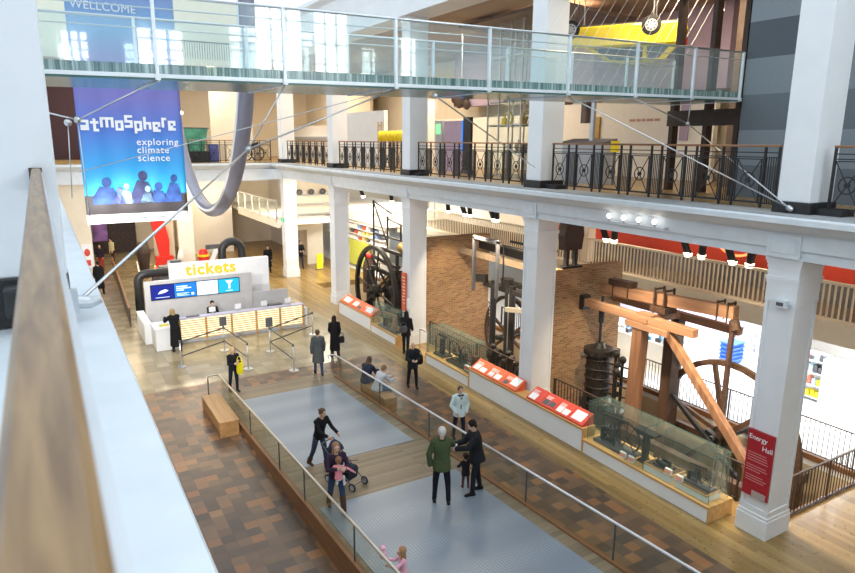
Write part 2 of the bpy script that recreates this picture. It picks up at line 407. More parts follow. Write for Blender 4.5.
def tag(o, label, cat, group=None):
    o['label'] = label; o['category'] = cat
    if group: o['group'] = group
    return o
def thing(name, label, cat, loc=(0,0,0), rz=0., group=None):
    o = bpy.data.objects.new(name, None); col.objects.link(o); o.empty_display_size = .1
    o.location = loc; o.rotation_euler = (0,0,rz)
    return tag(o, label, cat, group)
def struct(o): o['kind'] = 'structure'; return o
def dup(o, loc=None, rz=None, label=None, parent=None):
    kids = [k for k in bpy.data.objects if k.parent == o]
    c = o.copy(); col.objects.link(c)
    if loc is not None: c.location = loc
    if rz is not None: c.rotation_euler = (0,0,rz)
    if label: c['label'] = label
    if parent is not None: c.parent = parent
    for k in kids: dup(k, parent=c)
    return c
def lettering(name, txt, size, mat, parent, loc, rot, depth=.004, align='LEFT', spacing=1., bold=0.):
    """raised letters, as mesh"""
    cu = bpy.data.curves.new(name, 'FONT'); cu.body = txt; cu.size = size; cu.extrude = depth; cu.align_x = align
    cu.space_character = spacing; cu.offset = bold; cu.space_line = .85
    t = bpy.data.objects.new(name, cu); col.objects.link(t)
    dg = bpy.context.evaluated_depsgraph_get()
    me = bpy.data.meshes.new_from_object(t.evaluated_get(dg)); me.name = name
    bpy.data.objects.remove(t); bpy.data.curves.remove(cu)
    me.materials.clear(); me.materials.append(mat)
    o = bpy.data.objects.new(name, me); col.objects.link(o); o.parent = parent
    o.location = loc; o.rotation_euler = rot
    return o
# ================================================================== THE BUILDING
Z1 = 6.7                      # gallery ledge level
CY = [7.05, 14.59, 22.13, 29.67, 37.2]          # column centres along the right arcade
def sbox(name, mat, *b, bevel=0.):
    return struct(MB().box(*b).build(name, mat, bevel=bevel))

# floors
f = MB()
f.box(-6,10.67,-6,21.5,-.3,0)
struct(f.build('floor', M['tile']))
sbox('floor_stone', M['stone'], -6,10.67,21.5,60,-.3,0)
f = MB()
for b in ((10.67,13.0,-6,60),(13.0,30,-6,7.05),(13.0,16.75,34.5,60)):
    f.box(b[0],b[1],b[2],b[3],-.3,0)
struct(f.build('floor_boards', M['plank']))
sbox('floor_shop', M['shopfloor'], 16.75,30,7.05,60,-.3,0)
p = MB()
p.box(13,16.75,7.05,34.5,-2.5,-2.2); p.box(12.9,13,7.05,34.5,-2.4,-.3); p.box(16.75,16.9,7.05,34.5,-2.4,-.3)
p.box(12.9,16.9,6.9,7.05,-2.4,-.3); p.box(12.9,16.9,34.5,34.65,-2.4,-.3)
struct(p.build('wall_pit', M['pit']))
e = MB()
e.box(16.7,16.86,7.0,34.5,-.12,.02); e.box(12.95,16.86,6.98,7.1,-.12,.02)
struct(e.build('trim_pit', M['kerb']))

# walls far away and to the sides
sbox('wall_back', M['warmwhite'], 11.8,30,60,60.2,0,6)
sbox('wall_right', M['warmwhite'], 27,27.2,-6,60,0,5.8)
sbox('wall_left', M['warmwhite'], -.5,-.3,-6,38,0,5.9)
sbox('wall_near', M['white'], -8,30,-6.2,-6,0,18)
sbox('wall_gallery_left', M['white'], -6.2,-6,-6,50,Z1,15)
sbox('wall_far_left', M['cream'], -.3,2.05,38.2,50,0,5.7)

# right arcade: beam with cornice, gallery slab
pr = [(24,Z1-.02),(12.02,Z1-.02),(12.02,Z1),(11.64,Z1),(11.62,Z1-.03),(11.62,Z1-.13),(11.70,Z1-.17),(11.80,Z1-.25),(11.88,Z1-.30),(12.0,Z1-.34),(12.0,6.06),(12.05,6.05),(12.05,5.87),(12.85,5.87),(12.85,6.0),(24,6.0)]
struct(MB().prism(pr,'Y',-6,37.9).build('trim_right_cornice', M['ledge']))
struct(MB().box(11.68,12.52,-6,37.9,Z1,Z1+.03).build('trim_ledge_top', M['ledgegrey']))
struct(MB().box(12.1,24,-6,52,Z1-.02,Z1+.02).build('floor_gallery', M['plank']))
prl = [(-6,Z1-.02),(-.08,Z1-.02),(-.08,Z1),(.34,Z1),(.355,Z1-.03),(.355,Z1-.13),(.27,Z1-.17),(.12,Z1-.3),(0,Z1-.34),(0,5.87),(-.8,5.87),(-.8,6.0),(-6,6.0)]
struct(MB().prism(prl,'Y',-6,37.9).build('trim_left_cornice', M['ledge']))
# far gallery across the end of the hall
prf = [(52,Z1-.02),(38.0,Z1),(37.62,Z1),(37.6,Z1-.1),(37.8,Z1-.28),(37.95,Z1-.34),(37.95,5.7),(38.6,5.7),(38.6,6.0),(52,6.0)]
struct(MB().prism(prf,'X',-6,12.1).build('trim_far_cornice', M['ledge']))
struct(MB().box(-6,12.1,38.05,52,Z1-.02,Z1+.03).build('floor_far_gallery', M['plank']))
# curved corner of the ledge between the two
cc = MB(); pts=[]
for k in range(9):
    a = R(90*k/8); pts.append((12.0-1.1+1.1*math.sin(a)-.38*0, 37.95-1.1+1.1*math.cos(a)))
cc.prism([(12.05,38.0)]+[(x,y) for x,y in pts[::-1]],'Z',5.8,Z1-.34)
struct(cc.build('trim_corner', M['ledge']))

# lower columns -----------------------------------------------------------
def column(y, label, sensor=False):
    t = thing('square_column', label, 'column', (12.475,y,0), 0, 'white square columns of the lower arcade')
    m = MB(); m.box(12.06,12.9,y-.345,y+.345,0,.42); m.box(12.075,12.885,y-.33,y+.33,.42,.5)
    m.build('base', M['white'], t, bevel=.015)
    m = MB(); x0,x1,h = 12.1,12.85,.305
    m.box(x0+.025,x1-.025,y-h+.025,y+h-.025,.48,5.4)
    for sx in (x0,x1-.07):
        for sy in (y-h,y+h-.07): m.box(sx,sx+.07,sy,sy+.07,.48,5.42)
    m.box(x0-.006,x1+.006,y-h-.006,y+h+.006,.49,.62); m.box(x0-.006,x1+.006,y-h-.006,y+h+.006,5.0,5.43)
    m.build('shaft', M['white'], t)
    m = MB()
    for z,d in ((5.36,.015),(5.42,.03),(5.66,.02),(5.74,.035),(5.80,.055)):
        m.box(x0-d,x1+d,y-h-d,y+h+d,z,z+.085)
    m.box(x0-.01,x1+.01,y-h-.01,y+h+.01,5.4,5.9)
    m.build('capital', M['white'], t)
    # pilaster block carried on across the beam above
    m = MB(); m.box(11.97,12.1,y-.33,y+.33,5.885,6.33); m.box(11.955,12.1,y-.24,y+.24,5.97,6.25)
    m.build('beam_block', M['ledge'], t, bevel=.01)
    return t
for y, lab in zip(CY, ('white square column with the red hall sign on its hall side','white square column between the metal rocking engine and the timber beam engine',
    'white square column left of the first brick wall, beside the shoulder-bag woman','white square column left of the big black flywheel at the far end','farthest white square column, with a small green exit sign on it')):
    column(y, lab)
# upper columns
def upper_column(y, label):
    t = thing('gallery_column', label, 'column', (12.475,y,Z1), 0, 'white columns of the upper gallery')
    MB().box(12.04,12.9,y-.37,y+.37,Z1-.01,Z1+.24).build('black_base', M['black'], t, bevel=.01)
    m = MB(); m.box(12.09,12.86,y-.31,y+.31,Z1+.24,12.4); m.box(12.07,12.88,y-.33,y+.33,12.0,12.4)
    m.build('shaft', M['white'], t, bevel=.012)
for y, lab in zip(CY, ('nearest upper gallery column, tall and white at the right edge','white upper gallery column in front of the tail of the hanging yellow car',
    'white upper gallery column left of the tall glass exhibit tower','white upper gallery column beside the white partition','farthest white upper gallery column at the corner of the ledge')):
    upper_column(y, lab)
# our own column at the left edge of the view
t = thing('near_column', 'big white column filling the left edge behind the wooden handrail end', 'column', (-.35,5.7,Z1))
MB().box(-.83,.11,5.3,6.1,Z1-.01,7.04).build('black_base', M['black'], t, bevel=.01)
MB().box(-.8,.105,5.33,6.07,7.04,15).build('shaft', M['white'], t, bevel=.012)
MB().box(-.30,-.17,5.1,5.33,6.80,7.0).build('floodlight_box', M['black'], t, bevel=.02)

# our gallery rail
t = thing('wooden_handrail', 'worn brown wooden handrail running away along the left gallery edge', 'handrail', (-.015,-1.0,Z1))
m = MB(); pts = [(-.042,7.775),(-.044,7.79),(-.036,7.80),(.004,7.80),(.012,7.79),(.011,7.775)]
m.prism(pts,'Y',-1.0,5.22); m.build('cap_rail', M['railwood'], t)
MB().box(-.034,.022,-1.0,5.22,7.755,7.774).build('steel_bar', M['steel'], t)
m = MB(); m.box(-.034,.0,5.18,5.33,7.70,7.755); m.box(-.06,.02,5.3,5.335,7.66,7.80); m.build('wall_bracket', M['rust'], t)
for k in range(9):
    y = -.9+.72*k
    m = MB(); m.box(-.025,-.005,y,y+.02,Z1,7.757); m.build('upright', M['black'], t)
for k in range(4):
    MB().box(-.02,-.01,-1,5.25,6.95+.22*k,6.965+.22*k).build('bar', M['black'], t)

# upper gallery shell -------------------------------------------------------
struct(MB().box(12.96,24,-6,52,12.4,12.6).build('ceiling_gallery', M['ceil']))
struct(MB().prism([(11.85,12.4),(12.95,12.4),(12.95,14.3),(11.6,14.3),(11.6,14.1),(11.8,13.9),(11.85,13.2)],'Y',12.5,40).build('trim_upper_gallery', M['white']))
sbox('wall_gallery_right', M['cream'], 20.5,20.7,-6,52,Z1,12.4)
# the cream and mauve walls behind the exhibits
sbox('wall_cream_1', M['warmwhite'], 19.6,19.8,14.4,22.2,Z1,9.75)
struct(MB().box(19.3,19.8,13.9,30,9.75,12.4).build('wall_mauve_1', M['mauve']))
sbox('wall_mauve_2', M['mauve'], 19.55,19.62,15.4,15.75,8.1,9.75)
sbox('wall_cream_2', M['warmwhite'], 19.6,19.8,22.2,33.5,Z1,9.2)
sbox('wall_cream_3', M['cream'], 19.2,19.4,40,52,Z1,12.4)
sbox('wall_partition', M['white'], 15.2,15.4,30.1,36.5,Z1,9.5)
sbox('wall_grey', M['greywall'], 14.95,15.5,-6,10.28,Z1,12.4)
# dark steel portal where the bridge lands
t = thing('steel_portal', 'dark brown steel portal with bronze panels where the glass bridge lands', 'doorway', (15.15,12,Z1))
for y in (10.45,11.35,12.42):
    MB().box(15.05,15.28,y-.065,y+.065,Z1,12.1).build('post', M['brown'], t)
MB().box(15.03,15.3,10.3,12.55,11.75,12.1).build('header', M['brown'], t)
MB().box(15.03,15.3,10.3,12.55,8.45,8.85).build('lintel', M['brown'], t)
MB().box(17.6,17.66,10.3,12.5,Z1,12.1).build('panel', M['bronze'], t)
MB().box(17.5,17.6,10.9,11.2,7.8,8.6).build('wall_sign', M['brown'], t)
MB().box(15.5,17.6,10.3,10.36,Z1,12.1).build('side_panel', M['bronze'], t)

# far end above the far gallery: wall with tall windows
struct(MB().box(-6,30,52,52.3,0,7).box(-6,30,52,52.3,10.4,18).box(-6,5.8,52,52.3,7,10.4).box(8.8,30,52,52.3,7,10.4).build('wall_far', M['cream']))
m = MB()
for k,x in enumerate((5.2,9.4)):
    m.box(x-.55,x+.55,51.95,52.3,7,12.6)
struct(m.build('wall_far_piers', M['cream']))
n = 0
for x0,x1 in ((5.75,8.85),):
    n += 1
    z0 = 7.9
    w = struct(MB().box(x0,x1,52.05,52.1,z0,10.4).build('window_%d' % n, M['windowlight']))
    fm = MB()
    k = max(2,int((x1-x0)/.8))
    for i in range(k+1):
        xx = x0+(x1-x0)*i/k; fm.box(xx-.05,xx+.05,51.97,52.06,z0,10.4)
    for i in range(5): fm.box(x0,x1,51.98,52.05,z0+(10.4-z0)*i/4-.035,z0+(10.4-z0)*i/4+.035)
    fm.build('window_frame', M['white'], w)
    if z0 > 8: struct(MB().box(x0-.1,x1+.1,51.9,52.3,7,z0).build('wall_far_sill', M['cream']))
sbox('wall_dark', M['maroon'], -6,3.6,46,46.2,Z1,12.5)
# high far gallery with its own rail, seen over the bridge
struct(MB().box(-6,12,44,52,12.5,12.9).build('ceiling_far', M['cream']))
t = thing('high_balustrade', 'far black balustrade high above the bridge, under the top gallery', 'balustrade', (8,44.2,12.9))
MB().box(3,12,44.1,44.2,13.9,13.97).build('handrail', M['black'], t)
m = MB()
for k in range(60): m.box(3+.15*k,3.03+.15*k,44.13,44.17,12.9,13.9)
m.build('bars', M['black'], t)

# mezzanine behind the engines --------------------------------------------------
struct(MB().box(17.95,24,3,34,3.05,3.3).build('floor_mezzanine', M['darkcarpet']))
struct(MB().prism([(18.0,2.72),(18.3,2.72),(18.3,3.34),(17.9,3.34),(17.9,3.05),(18.0,3.05)],'Y',3,34).build('trim_mezzanine_fascia', M['creamrail']))
sbox('wall_red', M['red'], 21.4,21.6,3,25.5,3.3,6.0)
sbox('wall_mezzanine_white', M['warmwhite'], 21.4,21.6,25.5,36,3.3,6.0)
sbox('wall_mezzanine_pier', M['warmwhite'], 18.6,19.0,18.9,19.3,3.3,6.0)
t = thing('mezzanine_balustrade', 'long cream balustrade of upright bars along the mezzanine under the red wall', 'balustrade', (18.1,18,3.3))
MB().box(18.05,18.13,3,34,4.32,4.40).build('handrail', M['creamrail'], t)
MB().box(18.07,18.11,3,34,3.36,3.40).build('bottom_rail', M['creamrail'], t)
y = 3.0; k = 0
while y < 34:
    m = MB(); 
    for i in range(16): m.box(18.075,18.105,y+.155*i,y+.155*i+.045,3.38,4.34)
    m.build('bar_panel', M['creamrail'], t); y += 2.48
# dark strip put in as a dark ground behind the rail bars
sbox('mezzanine_dark_strip', M['darkgrey'], 20.2,20.3,3,24,3.3,3.88)
t = thing('neon_ring', 'orange glowing ring sign on the red mezzanine wall', 'sign', (21.3,14.0,5.0))
MB().torus((21.37,14.3,5.05),1.0,.045,'X',48,8).build('tube', glow('ring_neon', (1.,.25,.08), 1.6), t)
# shop under the mezzanine
sbox('wall_shop_lilac', M['lilac'], 23.2,23.4,15.2,24,0,2.9)
sbox('wall_shop_back', M['warmwhite'], 25.9,26.0,3,24,0,2.9)
sbox('ceiling_shop', M['warmwhite'], 18.3,27,3,34,2.85,2.95)
# left exhibit room beyond the desk
sbox('wall_exhibit_back', M['purple'], 2.05,3.6,49,49.2,1.2,5.6)
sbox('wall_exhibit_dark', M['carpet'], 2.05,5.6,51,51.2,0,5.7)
sbox('wall_exhibit_cream', M['cream'], 5.7,6.9,43,43.2,0,5.7)
sbox('wall_exhibit_pier', M['warmwhite'], 7.0,7.9,42.0,42.4,0,5.7)
sbox('wall_exhibit_white', M['warmwhite'], 8.0,11.8,48,48.2,0,5.7)
# white mezzanine balcony with glass front on the far right corner
struct(MB().box(12.0,12.2,38,47,2.85,3.35).build('trim_far_mezzanine', M['warmwhite']))
struct(MB().box(12.2,16,38,60,3.0,3.2).build('floor_far_mezzanine', M['warmwhite']))
t = thing('glass_balustrade', 'glass mezzanine balustrade at the far corner with grey posts', 'balustrade', (12,42,3.3))
MB().box(11.98,12.04,38,47,3.35,4.45).build('panel', M['caseglass'], t)
MB().box(11.95,12.07,38,47,4.42,4.5).build('handrail', M['steel'], t)
for k in range(6): MB().box(11.96,12.05,38.05+1.75*k,38.12+1.75*k,3.2,4.45).build('post', M['steel'], t)
sbox('wall_far_mezzanine', M['warmwhite'], 15.8,16,41.5,60,0,5.8)
# doorway wall between the two far columns
d = struct(MB().box(13.2,13.5,40.4,40.6,0,2.3).box(14.7,15.8,40.4,40.6,0,2.3).box(13.2,15.8,40.4,40.6,2.3,3.0).build('wall_doorway', M['warmwhite']))
t = thing('display_shelving', 'upper display shelving with dark models seen above the far doorway', 'shelf', (15,40.5,3.2))
for z in (3.25,3.9,4.5): MB().box(13.3,18,40.6,41.0,z,z+.05).build('shelf', M['greyframe'], t)
for k in range(6):
    x = 13.4+.8*k; MB().ell((x+.2,40.7,4.72),.22,.12,.2,10,6).build('model', M['darkgrey'], t, smooth=True)
MB().box(13.3,18,41.0,41.05,3.2,5.7).build('back_panel', M['cream'], t)
# far hall behind the first engine
sbox('wall_lime', M['lime'], 17.0,17.2,36.2,39.6,.2,1.75)
struct(MB().box(17.2,24,34.0,50,3.0,3.35).build('floor_far_right', M['warmwhite']))
t = thing('shop_shelving','white shop shelves with small goods far behind the black flywheel','shelf',(17.3,38.5,0))
for z in (1.8,2.15,2.5,2.85): MB().box(17.1,17.5,34.2,43,z,z+.04).build('shelf', M['warmwhite'], t)
MB().box(17.5,17.55,34.2,43,0,3.0).build('back_panel', M['warmwhite'], t)
random.seed(3)
goods = [paint('goods_%d'%i, c, .5) for i,c in enumerate(((.1,.1,.12),(.6,.1,.05),(.2,.3,.5),(.7,.6,.2),(.75,.72,.7),(.8,.78,.75)))]
for z in (1.84,2.19,2.54):
    for k in range(14):
        MB().box(17.15,17.4,34.4+.6*k,34.75+.6*k,z,z+random.uniform(.1,.26)).build('goods', random.choice(goods), t)
t = thing('metal_gantry', 'grey metal gantry rail on the far mezzanine beyond the flywheel', 'railing', (18,35.5,3.4))
for z in (3.8,4.4): MB().box(16.6,21,34.1,34.2,z,z+.07).build('rail', M['greyframe'], t)
for k in range(4): MB().box(16.7+1.3*k,16.78+1.3*k,34.1,34.2,3.35,4.45).build('post', M['greyframe'], t)

# tall windows in the wall behind us (they mirror in the bridge glass)
for k,(x0,x1,z0,z1) in enumerate(((1.1,1.95,10.4,11.6),(3.5,5.1,10.5,11.9),(7.8,9.7,10.3,13.4),(10.2,11.7,10.3,13.4),(14.2,15.8,10.2,13.4))):
    w = struct(MB().box(x0,x1,-5.99,-5.94,z0,z1).build('window_%d' % (2+k), M['nearwindow']))
    fm = MB()
    for i in range(4): xx = x0+(x1-x0)*i/3; fm.box(xx-.05,xx+.05,-5.95,-5.88,z0,z1)
    for i in range(5): zz = z0+(z1-z0)*i/4; fm.box(x0-.05,x1+.05,-5.95,-5.88,zz-.03,zz+.03)
    fm.build('window_frame', M['white'], w)

# added fill lights, out of view under our own gallery, brightening upright fronts
for k,y in enumerate((9.0,16.0,23.0)):
    t = thing('added_hall_fill', ('near','middle','far')[k]+' added fill light, out of view under the left gallery beam', 'floodlight', (.06,y,6.15))
    MB().box(.0,.10,y-.06,y+.06,6.02,6.10).build('bracket', M['steel'], t)
    MB().tube([(.06,y-.10,6.03),(.10,y,5.98),(.17,y+.16,5.86)],[.06,.09,.12],14).build('housing', M['darkgrey'], t)
    MB().ell((.18,y+.18,5.85),.10,.10,.10,12,8).build('lens', M['lampwhite'], t, smooth=True)
# ================================================================== GALLERY BALUSTRADES
def ornate_panel(m, y, w, x, z0, z1, ax='Y'):
    """circle and cross panel; built along Y at x"""
    b = .016
    def bx(u0,u1,za,zb):
        if ax == 'Y': m.box(x-b/2-.004,x+b/2+.004,u0,u1,za,zb)
        else: m.box(u0,u1,x-b/2-.004,x+b/2+.004,za,zb)
    P = (lambda u,z: (x,u,z)) if ax == 'Y' else (lambda u,z: (u,x,z))
    c = y+w/2; zc = (z0+z1)/2; r = .15
    bx(y+.02,y+.04,z0,z1); bx(y+w-.04,y+w-.02,z0,z1)
    bx(y,y+w,z0,z0+.02); bx(y,y+w,z1-.02,z1)
    m.torus(P(c,zc), r, .013, 'X' if ax=='Y' else 'Y', 20, 6)
    for su in (-1,1):
        for sz in (-1,1):
            m.cyl(P(c,zc), P(c+su*(w/2-.04),zc+sz*((z1-z0)/2-.02)), .011, 6)
    m.cyl(P(c,zc)if 0 else (P(c,zc)[0]-.02*(ax=='Y'),P(c,zc)[1]-.02*(ax!='Y'),zc),(P(c,zc)[0]+.02*(ax=='Y'),P(c,zc)[1]+.02*(ax!='Y'),zc),.05,10)
def balustrade(label, u0, u1, x, ax='Y', zf=Z1+.05, zt=7.98):
    loc = (x,(u0+u1)/2,zf) if ax=='Y' else ((u0+u1)/2,x,zf)
    t = thing('iron_balustrade', label, 'balustrade', loc, 0, 'black iron balustrades of the upper gallery')
    def bx(m,a,b,w,za,zb):
        if ax=='Y': m.box(x-w/2,x+w/2,a,b,za,zb)
        else: m.box(a,b,x-w/2,x+w/2,za,zb)
    m = MB(); bx(m,u0,u1,.085,zt-.045,zt); m.build('cap_rail', M['caprail'], t, bevel=.01)
    m = MB(); bx(m,u0,u1,.02,zt-.16,zt-.14); bx(m,u0,u1,.02,zt-.25,zt-.23); bx(m,u0,u1,.02,zf+.08,zf+.1); m.build('rails', M['black'], t)
    n = max(1,round((u1-u0)/.95)); p = (u1-u0)/n
    for k in range(n):
        a = u0+p*k
        m = MB(); bx(m,a,a+.04,.04,zf,zt-.04); bx(m,a+.31*p,a+.31*p+.04,.04,zf,zt-.04); m.build('post', M['black'], t)
        m = MB()
        for i in range(1,6):
            q = a+.02+.31*p*i/6; bx(m,q,q+.016,.016,zf+.09,zt-.24)
        m.build('bar_panel', M['black'], t)
        m = MB(); ornate_panel(m,a+.31*p+.05,.69*p-.06,x,zf+.1,zt-.27,ax); m.build('cross_panel', M['black'], t)
    m = MB(); bx(m,u1-.04,u1,.04,zf,zt-.04); m.build('post', M['black'], t)
names = ('black balustrade bay above the spotlit timber beam engine, left of the nearest upper column','black balustrade bay in front of the glass exhibit tower','black balustrade bay in front of the yellow exhibits and white partition','far black balustrade bay in front of the cream wall, next to the corner column')
for i in range(4):
    balustrade(names[i], CY[i]+.5, CY[i+1]-.5, 12.35)
balustrade('black balustrade bay at the right edge, right of the nearest upper column', 3.0, CY[0]-.5, 12.35)
balustrade('black balustrade across the far end gallery, behind the steel ring', 3.0, 11.9, 38.35, 'X')
# low skirting plinths at the ends of bays beside the columns
for i,y in enumerate(CY[:4]):
    m = MB().box(12.2,12.6,y-.85,y-.38,Z1+.02,Z1+.14)
    struct(m.build('trim_column_foot', M['black']))

# ================================================================== BRIDGE
def bz(x): return 8.85+.0135*x
t = thing('glass_bridge', 'glass footbridge with steel posts crossing high over the hall', 'bridge', (8,11.3,8.7))
def slab(m, x0,x1,y0,y1,a,b):
    m.hexa([(x0,y0,bz(x0)+a),(x1,y0,bz(x1)+a),(x1,y1,bz(x1)+a),(x0,y1,bz(x0)+a)],[(x0,y0,bz(x0)+b),(x1,y0,bz(x1)+b),(x1,y1,bz(x1)+b),(x0,y1,bz(x0)+b)])
m = MB(); slab(m,.2,14.9,10.34,12.3,.03,.17); deck = m.build('deck', M['deck'], t)
m = MB(); slab(m,.2,14.9,10.28,10.34,-.02,.035); slab(m,.2,14.9,12.3,12.36,-.02,.035); m.build('edge_beam', M['whitesteel'], t)
m = MB(); slab(m,.2,14.9,10.30,12.34,-.05,.025); m.build('soffit', M['glassedge'], t)
posts = [1.6,3.47,5.43,7.38,9.33,11.25,13.1,14.85]
for y in (10.3,12.32):
    m = MB(); slab(m,.2,14.88,y-.006,y+.006,.17,1.07); m.build('glass_panels', M['bridgeglass'], t)
    m = MB(); m.tube([(.2,y,bz(.2)+1.08),(14.88,y,bz(14.88)+1.08)], .022, 8); m.build('handrail', M['steel'], t, smooth=True)
    m = MB(); m.tube([(.2,y+(.06 if y<11 else -.06),bz(.2)+.92),(14.88,y+(.06 if y<11 else -.06),bz(14.88)+.92)], .010, 8); m.build('lower_rail', M['steel'], t, smooth=True)
    for x in posts:
        m = MB(); m.box(x-.022,x+.022,y-.03,y+.03,bz(x)-.03,bz(x)+1.08); m.box(x-.035,x+.035,y-.05,y+.05,bz(x)-.05,bz(x)+.03)
        m.build('post', M['whitesteel'], t)
for x in posts:
    m = MB(); m.beam((x,10.3,bz(x)-.03),(x,12.32,bz(x)-.03),.05,.07); m.build('cross_beam', M['steel'], t)
# stay wires under and over the bridge
def wire(name_label, pts, r=.012, knobs=()):
    o = thing('steel_cable', name_label, 'cable', pts[0], 0, 'stay cables of the glass bridge')
    for a,b in zip(pts, pts[1:]):
        MB().cyl(a,b,r,6).build('strand', M['steel'], o, smooth=True)
    for k in knobs: MB().ell(k,.05,.05,.05,8,6).build('knuckle', M['steel'], o, smooth=True)
xs_ = posts; a5 = (11.98,7.05,6.84); n4 = (13.55,10.3,8.47)
wire('upper steel cable from the nearest upper column base to the bridge end', [a5,(13.05,10.3,8.44),(11.25,10.35,bz(11.25)-.05)], .014, [a5,(13.05,10.3,8.44)])
wire('short steel hanger between bridge deck and cable knuckle near the grey wall', [(13.1,10.3,bz(13.1)-.05),(13.05,10.3,8.46)], .012)
wire('lower steel cable from the nearest upper column base to the middle of the bridge', [(11.98,7.0,6.82),(9.33,10.35,bz(9.33)-.05)], .014, [(11.98,7.0,6.82)])
n3 = (2.84,10.3,7.86); al = (.16,5.25,6.85)
wire('steel cable from the big left column up to a knuckle under the bridge', [al,n3], .014, [n3])
wire('steel cable rising steeply from the left knuckle to the second bridge post', [n3,(3.47,10.3,bz(3.47)-.05)], .012)
wire('steel cable slanting from the left knuckle to the third bridge post', [n3,(5.43,10.3,bz(5.43)-.05)], .014)
n5 = (6.22,10.3,8.79)
wire('steel cable from under the bridge middle down to the white column of the gallery', [n5,(11.98,14.4,7.3)], .014, [n5])
wire('steel cable from the first bridge post to the knuckles beside the banner', [(1.6,10.3,bz(1.6)-.05),(.53,10.3,8.25),(.2,10.3,8.33)], .012, [(.53,10.3,8.25)])
wire('thin wire hanging down left of the blue banner', [(.41,10.3,8.21),(.36,10.3,7.2)], .008, [(.41,10.3,8.21)])
wire('thin long wire hanging down beside the left ledge', [(.53,10.3,8.25),(.56,10.3,6.6)], .008)
wire('thin cable crossing from the left ledge over the banner to the bridge', [(.75,16.0,7.3),(5.9,12.4,bz(6)-.05)], .01)
for k in range(15):
    x = 9.4+.36*k
    o = thing('suspension_wire', 'hair-thin slanting wire holding up the right end of the glass bridge', 'wire', (x,12.33,9.0), 0, 'hair-thin suspension wires of the bridge')
    MB().cyl((x,12.33,bz(x)+.02),(x+3.0,12.96,12.395),.004,5).build('strand', M['whitesteel'], o)
m = MB(); m.tube([(.13,5.25,6.84),(.23,5.24,6.83),(.30,5.23,6.85)],[.05,.045,.03],10)
m.box(.10,.15,5.2,5.32,6.76,6.93)
tag(m.build('cable_anchor', M['steel'], None, smooth=False), 'steel cable socket bolted to the base of the big left column', 'cable anchor')

# ================================================================== BANNER
bw, bh = 2.66, 7.3
t = thing('hanging_banner', 'tall blue fabric banner with white lettering hanging under the bridge', 'banner', (2.33,20.0,5.74), R(2))
bx0, bx1 = -bw/2, bw/2
m = MB(); n = 26
rows = []
for j in range(13):
    z = bh*j/12
    rows.append([(bx0+bw*i/n, .025*math.sin(i*.9+j*.35)*(1-.3*math.sin(j)), z) for i in range(n+1)])
vs = [p for r_ in rows for p in r_]; fc = []
for j in range(12):
    for i in range(n): q = j*(n+1)+i; fc.append((q,q+1,q+n+2,q+n+1))
m.poly(vs, fc)
o = m.build('cloth', ramp_axis('banner_print', 'Z', [(0,(.80,.86,.90)),(.028,(.82,.88,.92)),(.030,(.05,.045,.05)),(.10,(.06,.05,.055)),(.104,(.03,.46,.80)),(.22,(.03,.33,.74)),(.34,(.08,.19,.62)),(.46,(.20,.19,.52)),(.6,(.18,.18,.55)),(.70,(.10,.36,.72)),(.80,(.09,.20,.55)),(1,(.10,.14,.50))]), t, smooth=True, world=False)
sm = o.modifiers.new('thick', 'SOLIDIFY'); sm.thickness = .006
# wobbly square lettering, letter by letter
x = bx0+.07
lift = {'a':0,'t':-.03,'m':.10,'o':-.02,'s':.09,'p':-.10,'h':.02,'e':-.04,'r':.10}
seq = list('atmosphere'); wd = {'m':.33,'r':.19,'t':.21}
zt = 2.50
g = {'a':['.##','..#','###','#.#','###'],'t':['.#.','###','.#.','.#.','.##'],'m':['.....','#####','#.#.#','#.#.#','#.#.#'],'o':['...','###','#.#','#.#','###'],
     's':['###','#..','###','..#','###'],'p':['###','#.#','#.#','###','#..'],'h':['#..','#..','###','#.#','#.#'],'e':['...','###','#.#','##.','###'],'r':['..','##','#.','#.','#.']}
g['a'] = ['...','###','..#','###','###']; 
lift2 = [-.02,-.05,.06,-.02,.06,-.09,.02,-.04,.08,0]
for i,ch in enumerate(seq):
    gl = g[ch]; px = .067; m = MB()
    for r_, row in enumerate(gl):
        for c_, v in enumerate(row):
            if v == '#': m.box(x+c_*px, x+(c_+1)*px+.002, -.045, -.038, zt+lift2[i]+(4-r_)*px, zt+lift2[i]+(5-r_)*px+.002)
    m.build('letter', M['paper'], t, world=False)
    x += px*(len(gl[0])+.55)*1.0
for s_, dz in (('exploring',0),('climate',-.22),('science',-.44)):
    lettering('lettering', s_, .26, M['paper'], t, (.08,-.04,2.10+dz), (R(90),0,0), .003, spacing=1.12, bold=.002)
lettering('lettering', 'WELLCOME', .285, M['paper'], t, (-1.22,-.05,5.53), (R(90),0,0), .003, spacing=1.05)
# the printed group of people along the foot of the banner
fig = [paint('banner_blue_%d'%i, c, .6, var=.5, scale=4) for i,c in enumerate(((.04,.10,.34),(.30,.52,.86),(.05,.06,.16),(.14,.18,.48)))]
def blob(cx, cz, w, h, mt, hd=True):
    m = MB(); pts = [(cx-w/2,.5),(cx+w/2,.5),(cx+w*.52,cz*.4+h*.45),(cx+w*.3,cz*.4+h*.8),(cx-w*.2,cz*.4+h*.86),(cx-w*.5,cz*.4+h*.5)]
    m.prism(pts,'Y',-.046,-.040)
    hx, hz, hr = cx+w*.08, cz*.4+h*.98, min(.12,w*.22)
    m.prism([(hx+hr*math.cos(R(a)),hz+hr*1.2*math.sin(R(a))) for a in range(0,360,30)],'Y',-.047,-.040)
    m.build('printed_figure', mt, t, world=False)
for a in ((-.82,.62,.66,.86,0),(-.50,.6,.34,.64,3),(-.30,.62,.34,.74,1),(.12,.68,.56,1.0,2),(.24,.6,.34,.66,1),(.52,.6,.46,.72,0),(.96,.66,.42,.92,0)):
    blob(a[0],a[1],a[2],a[3],fig[a[4]])
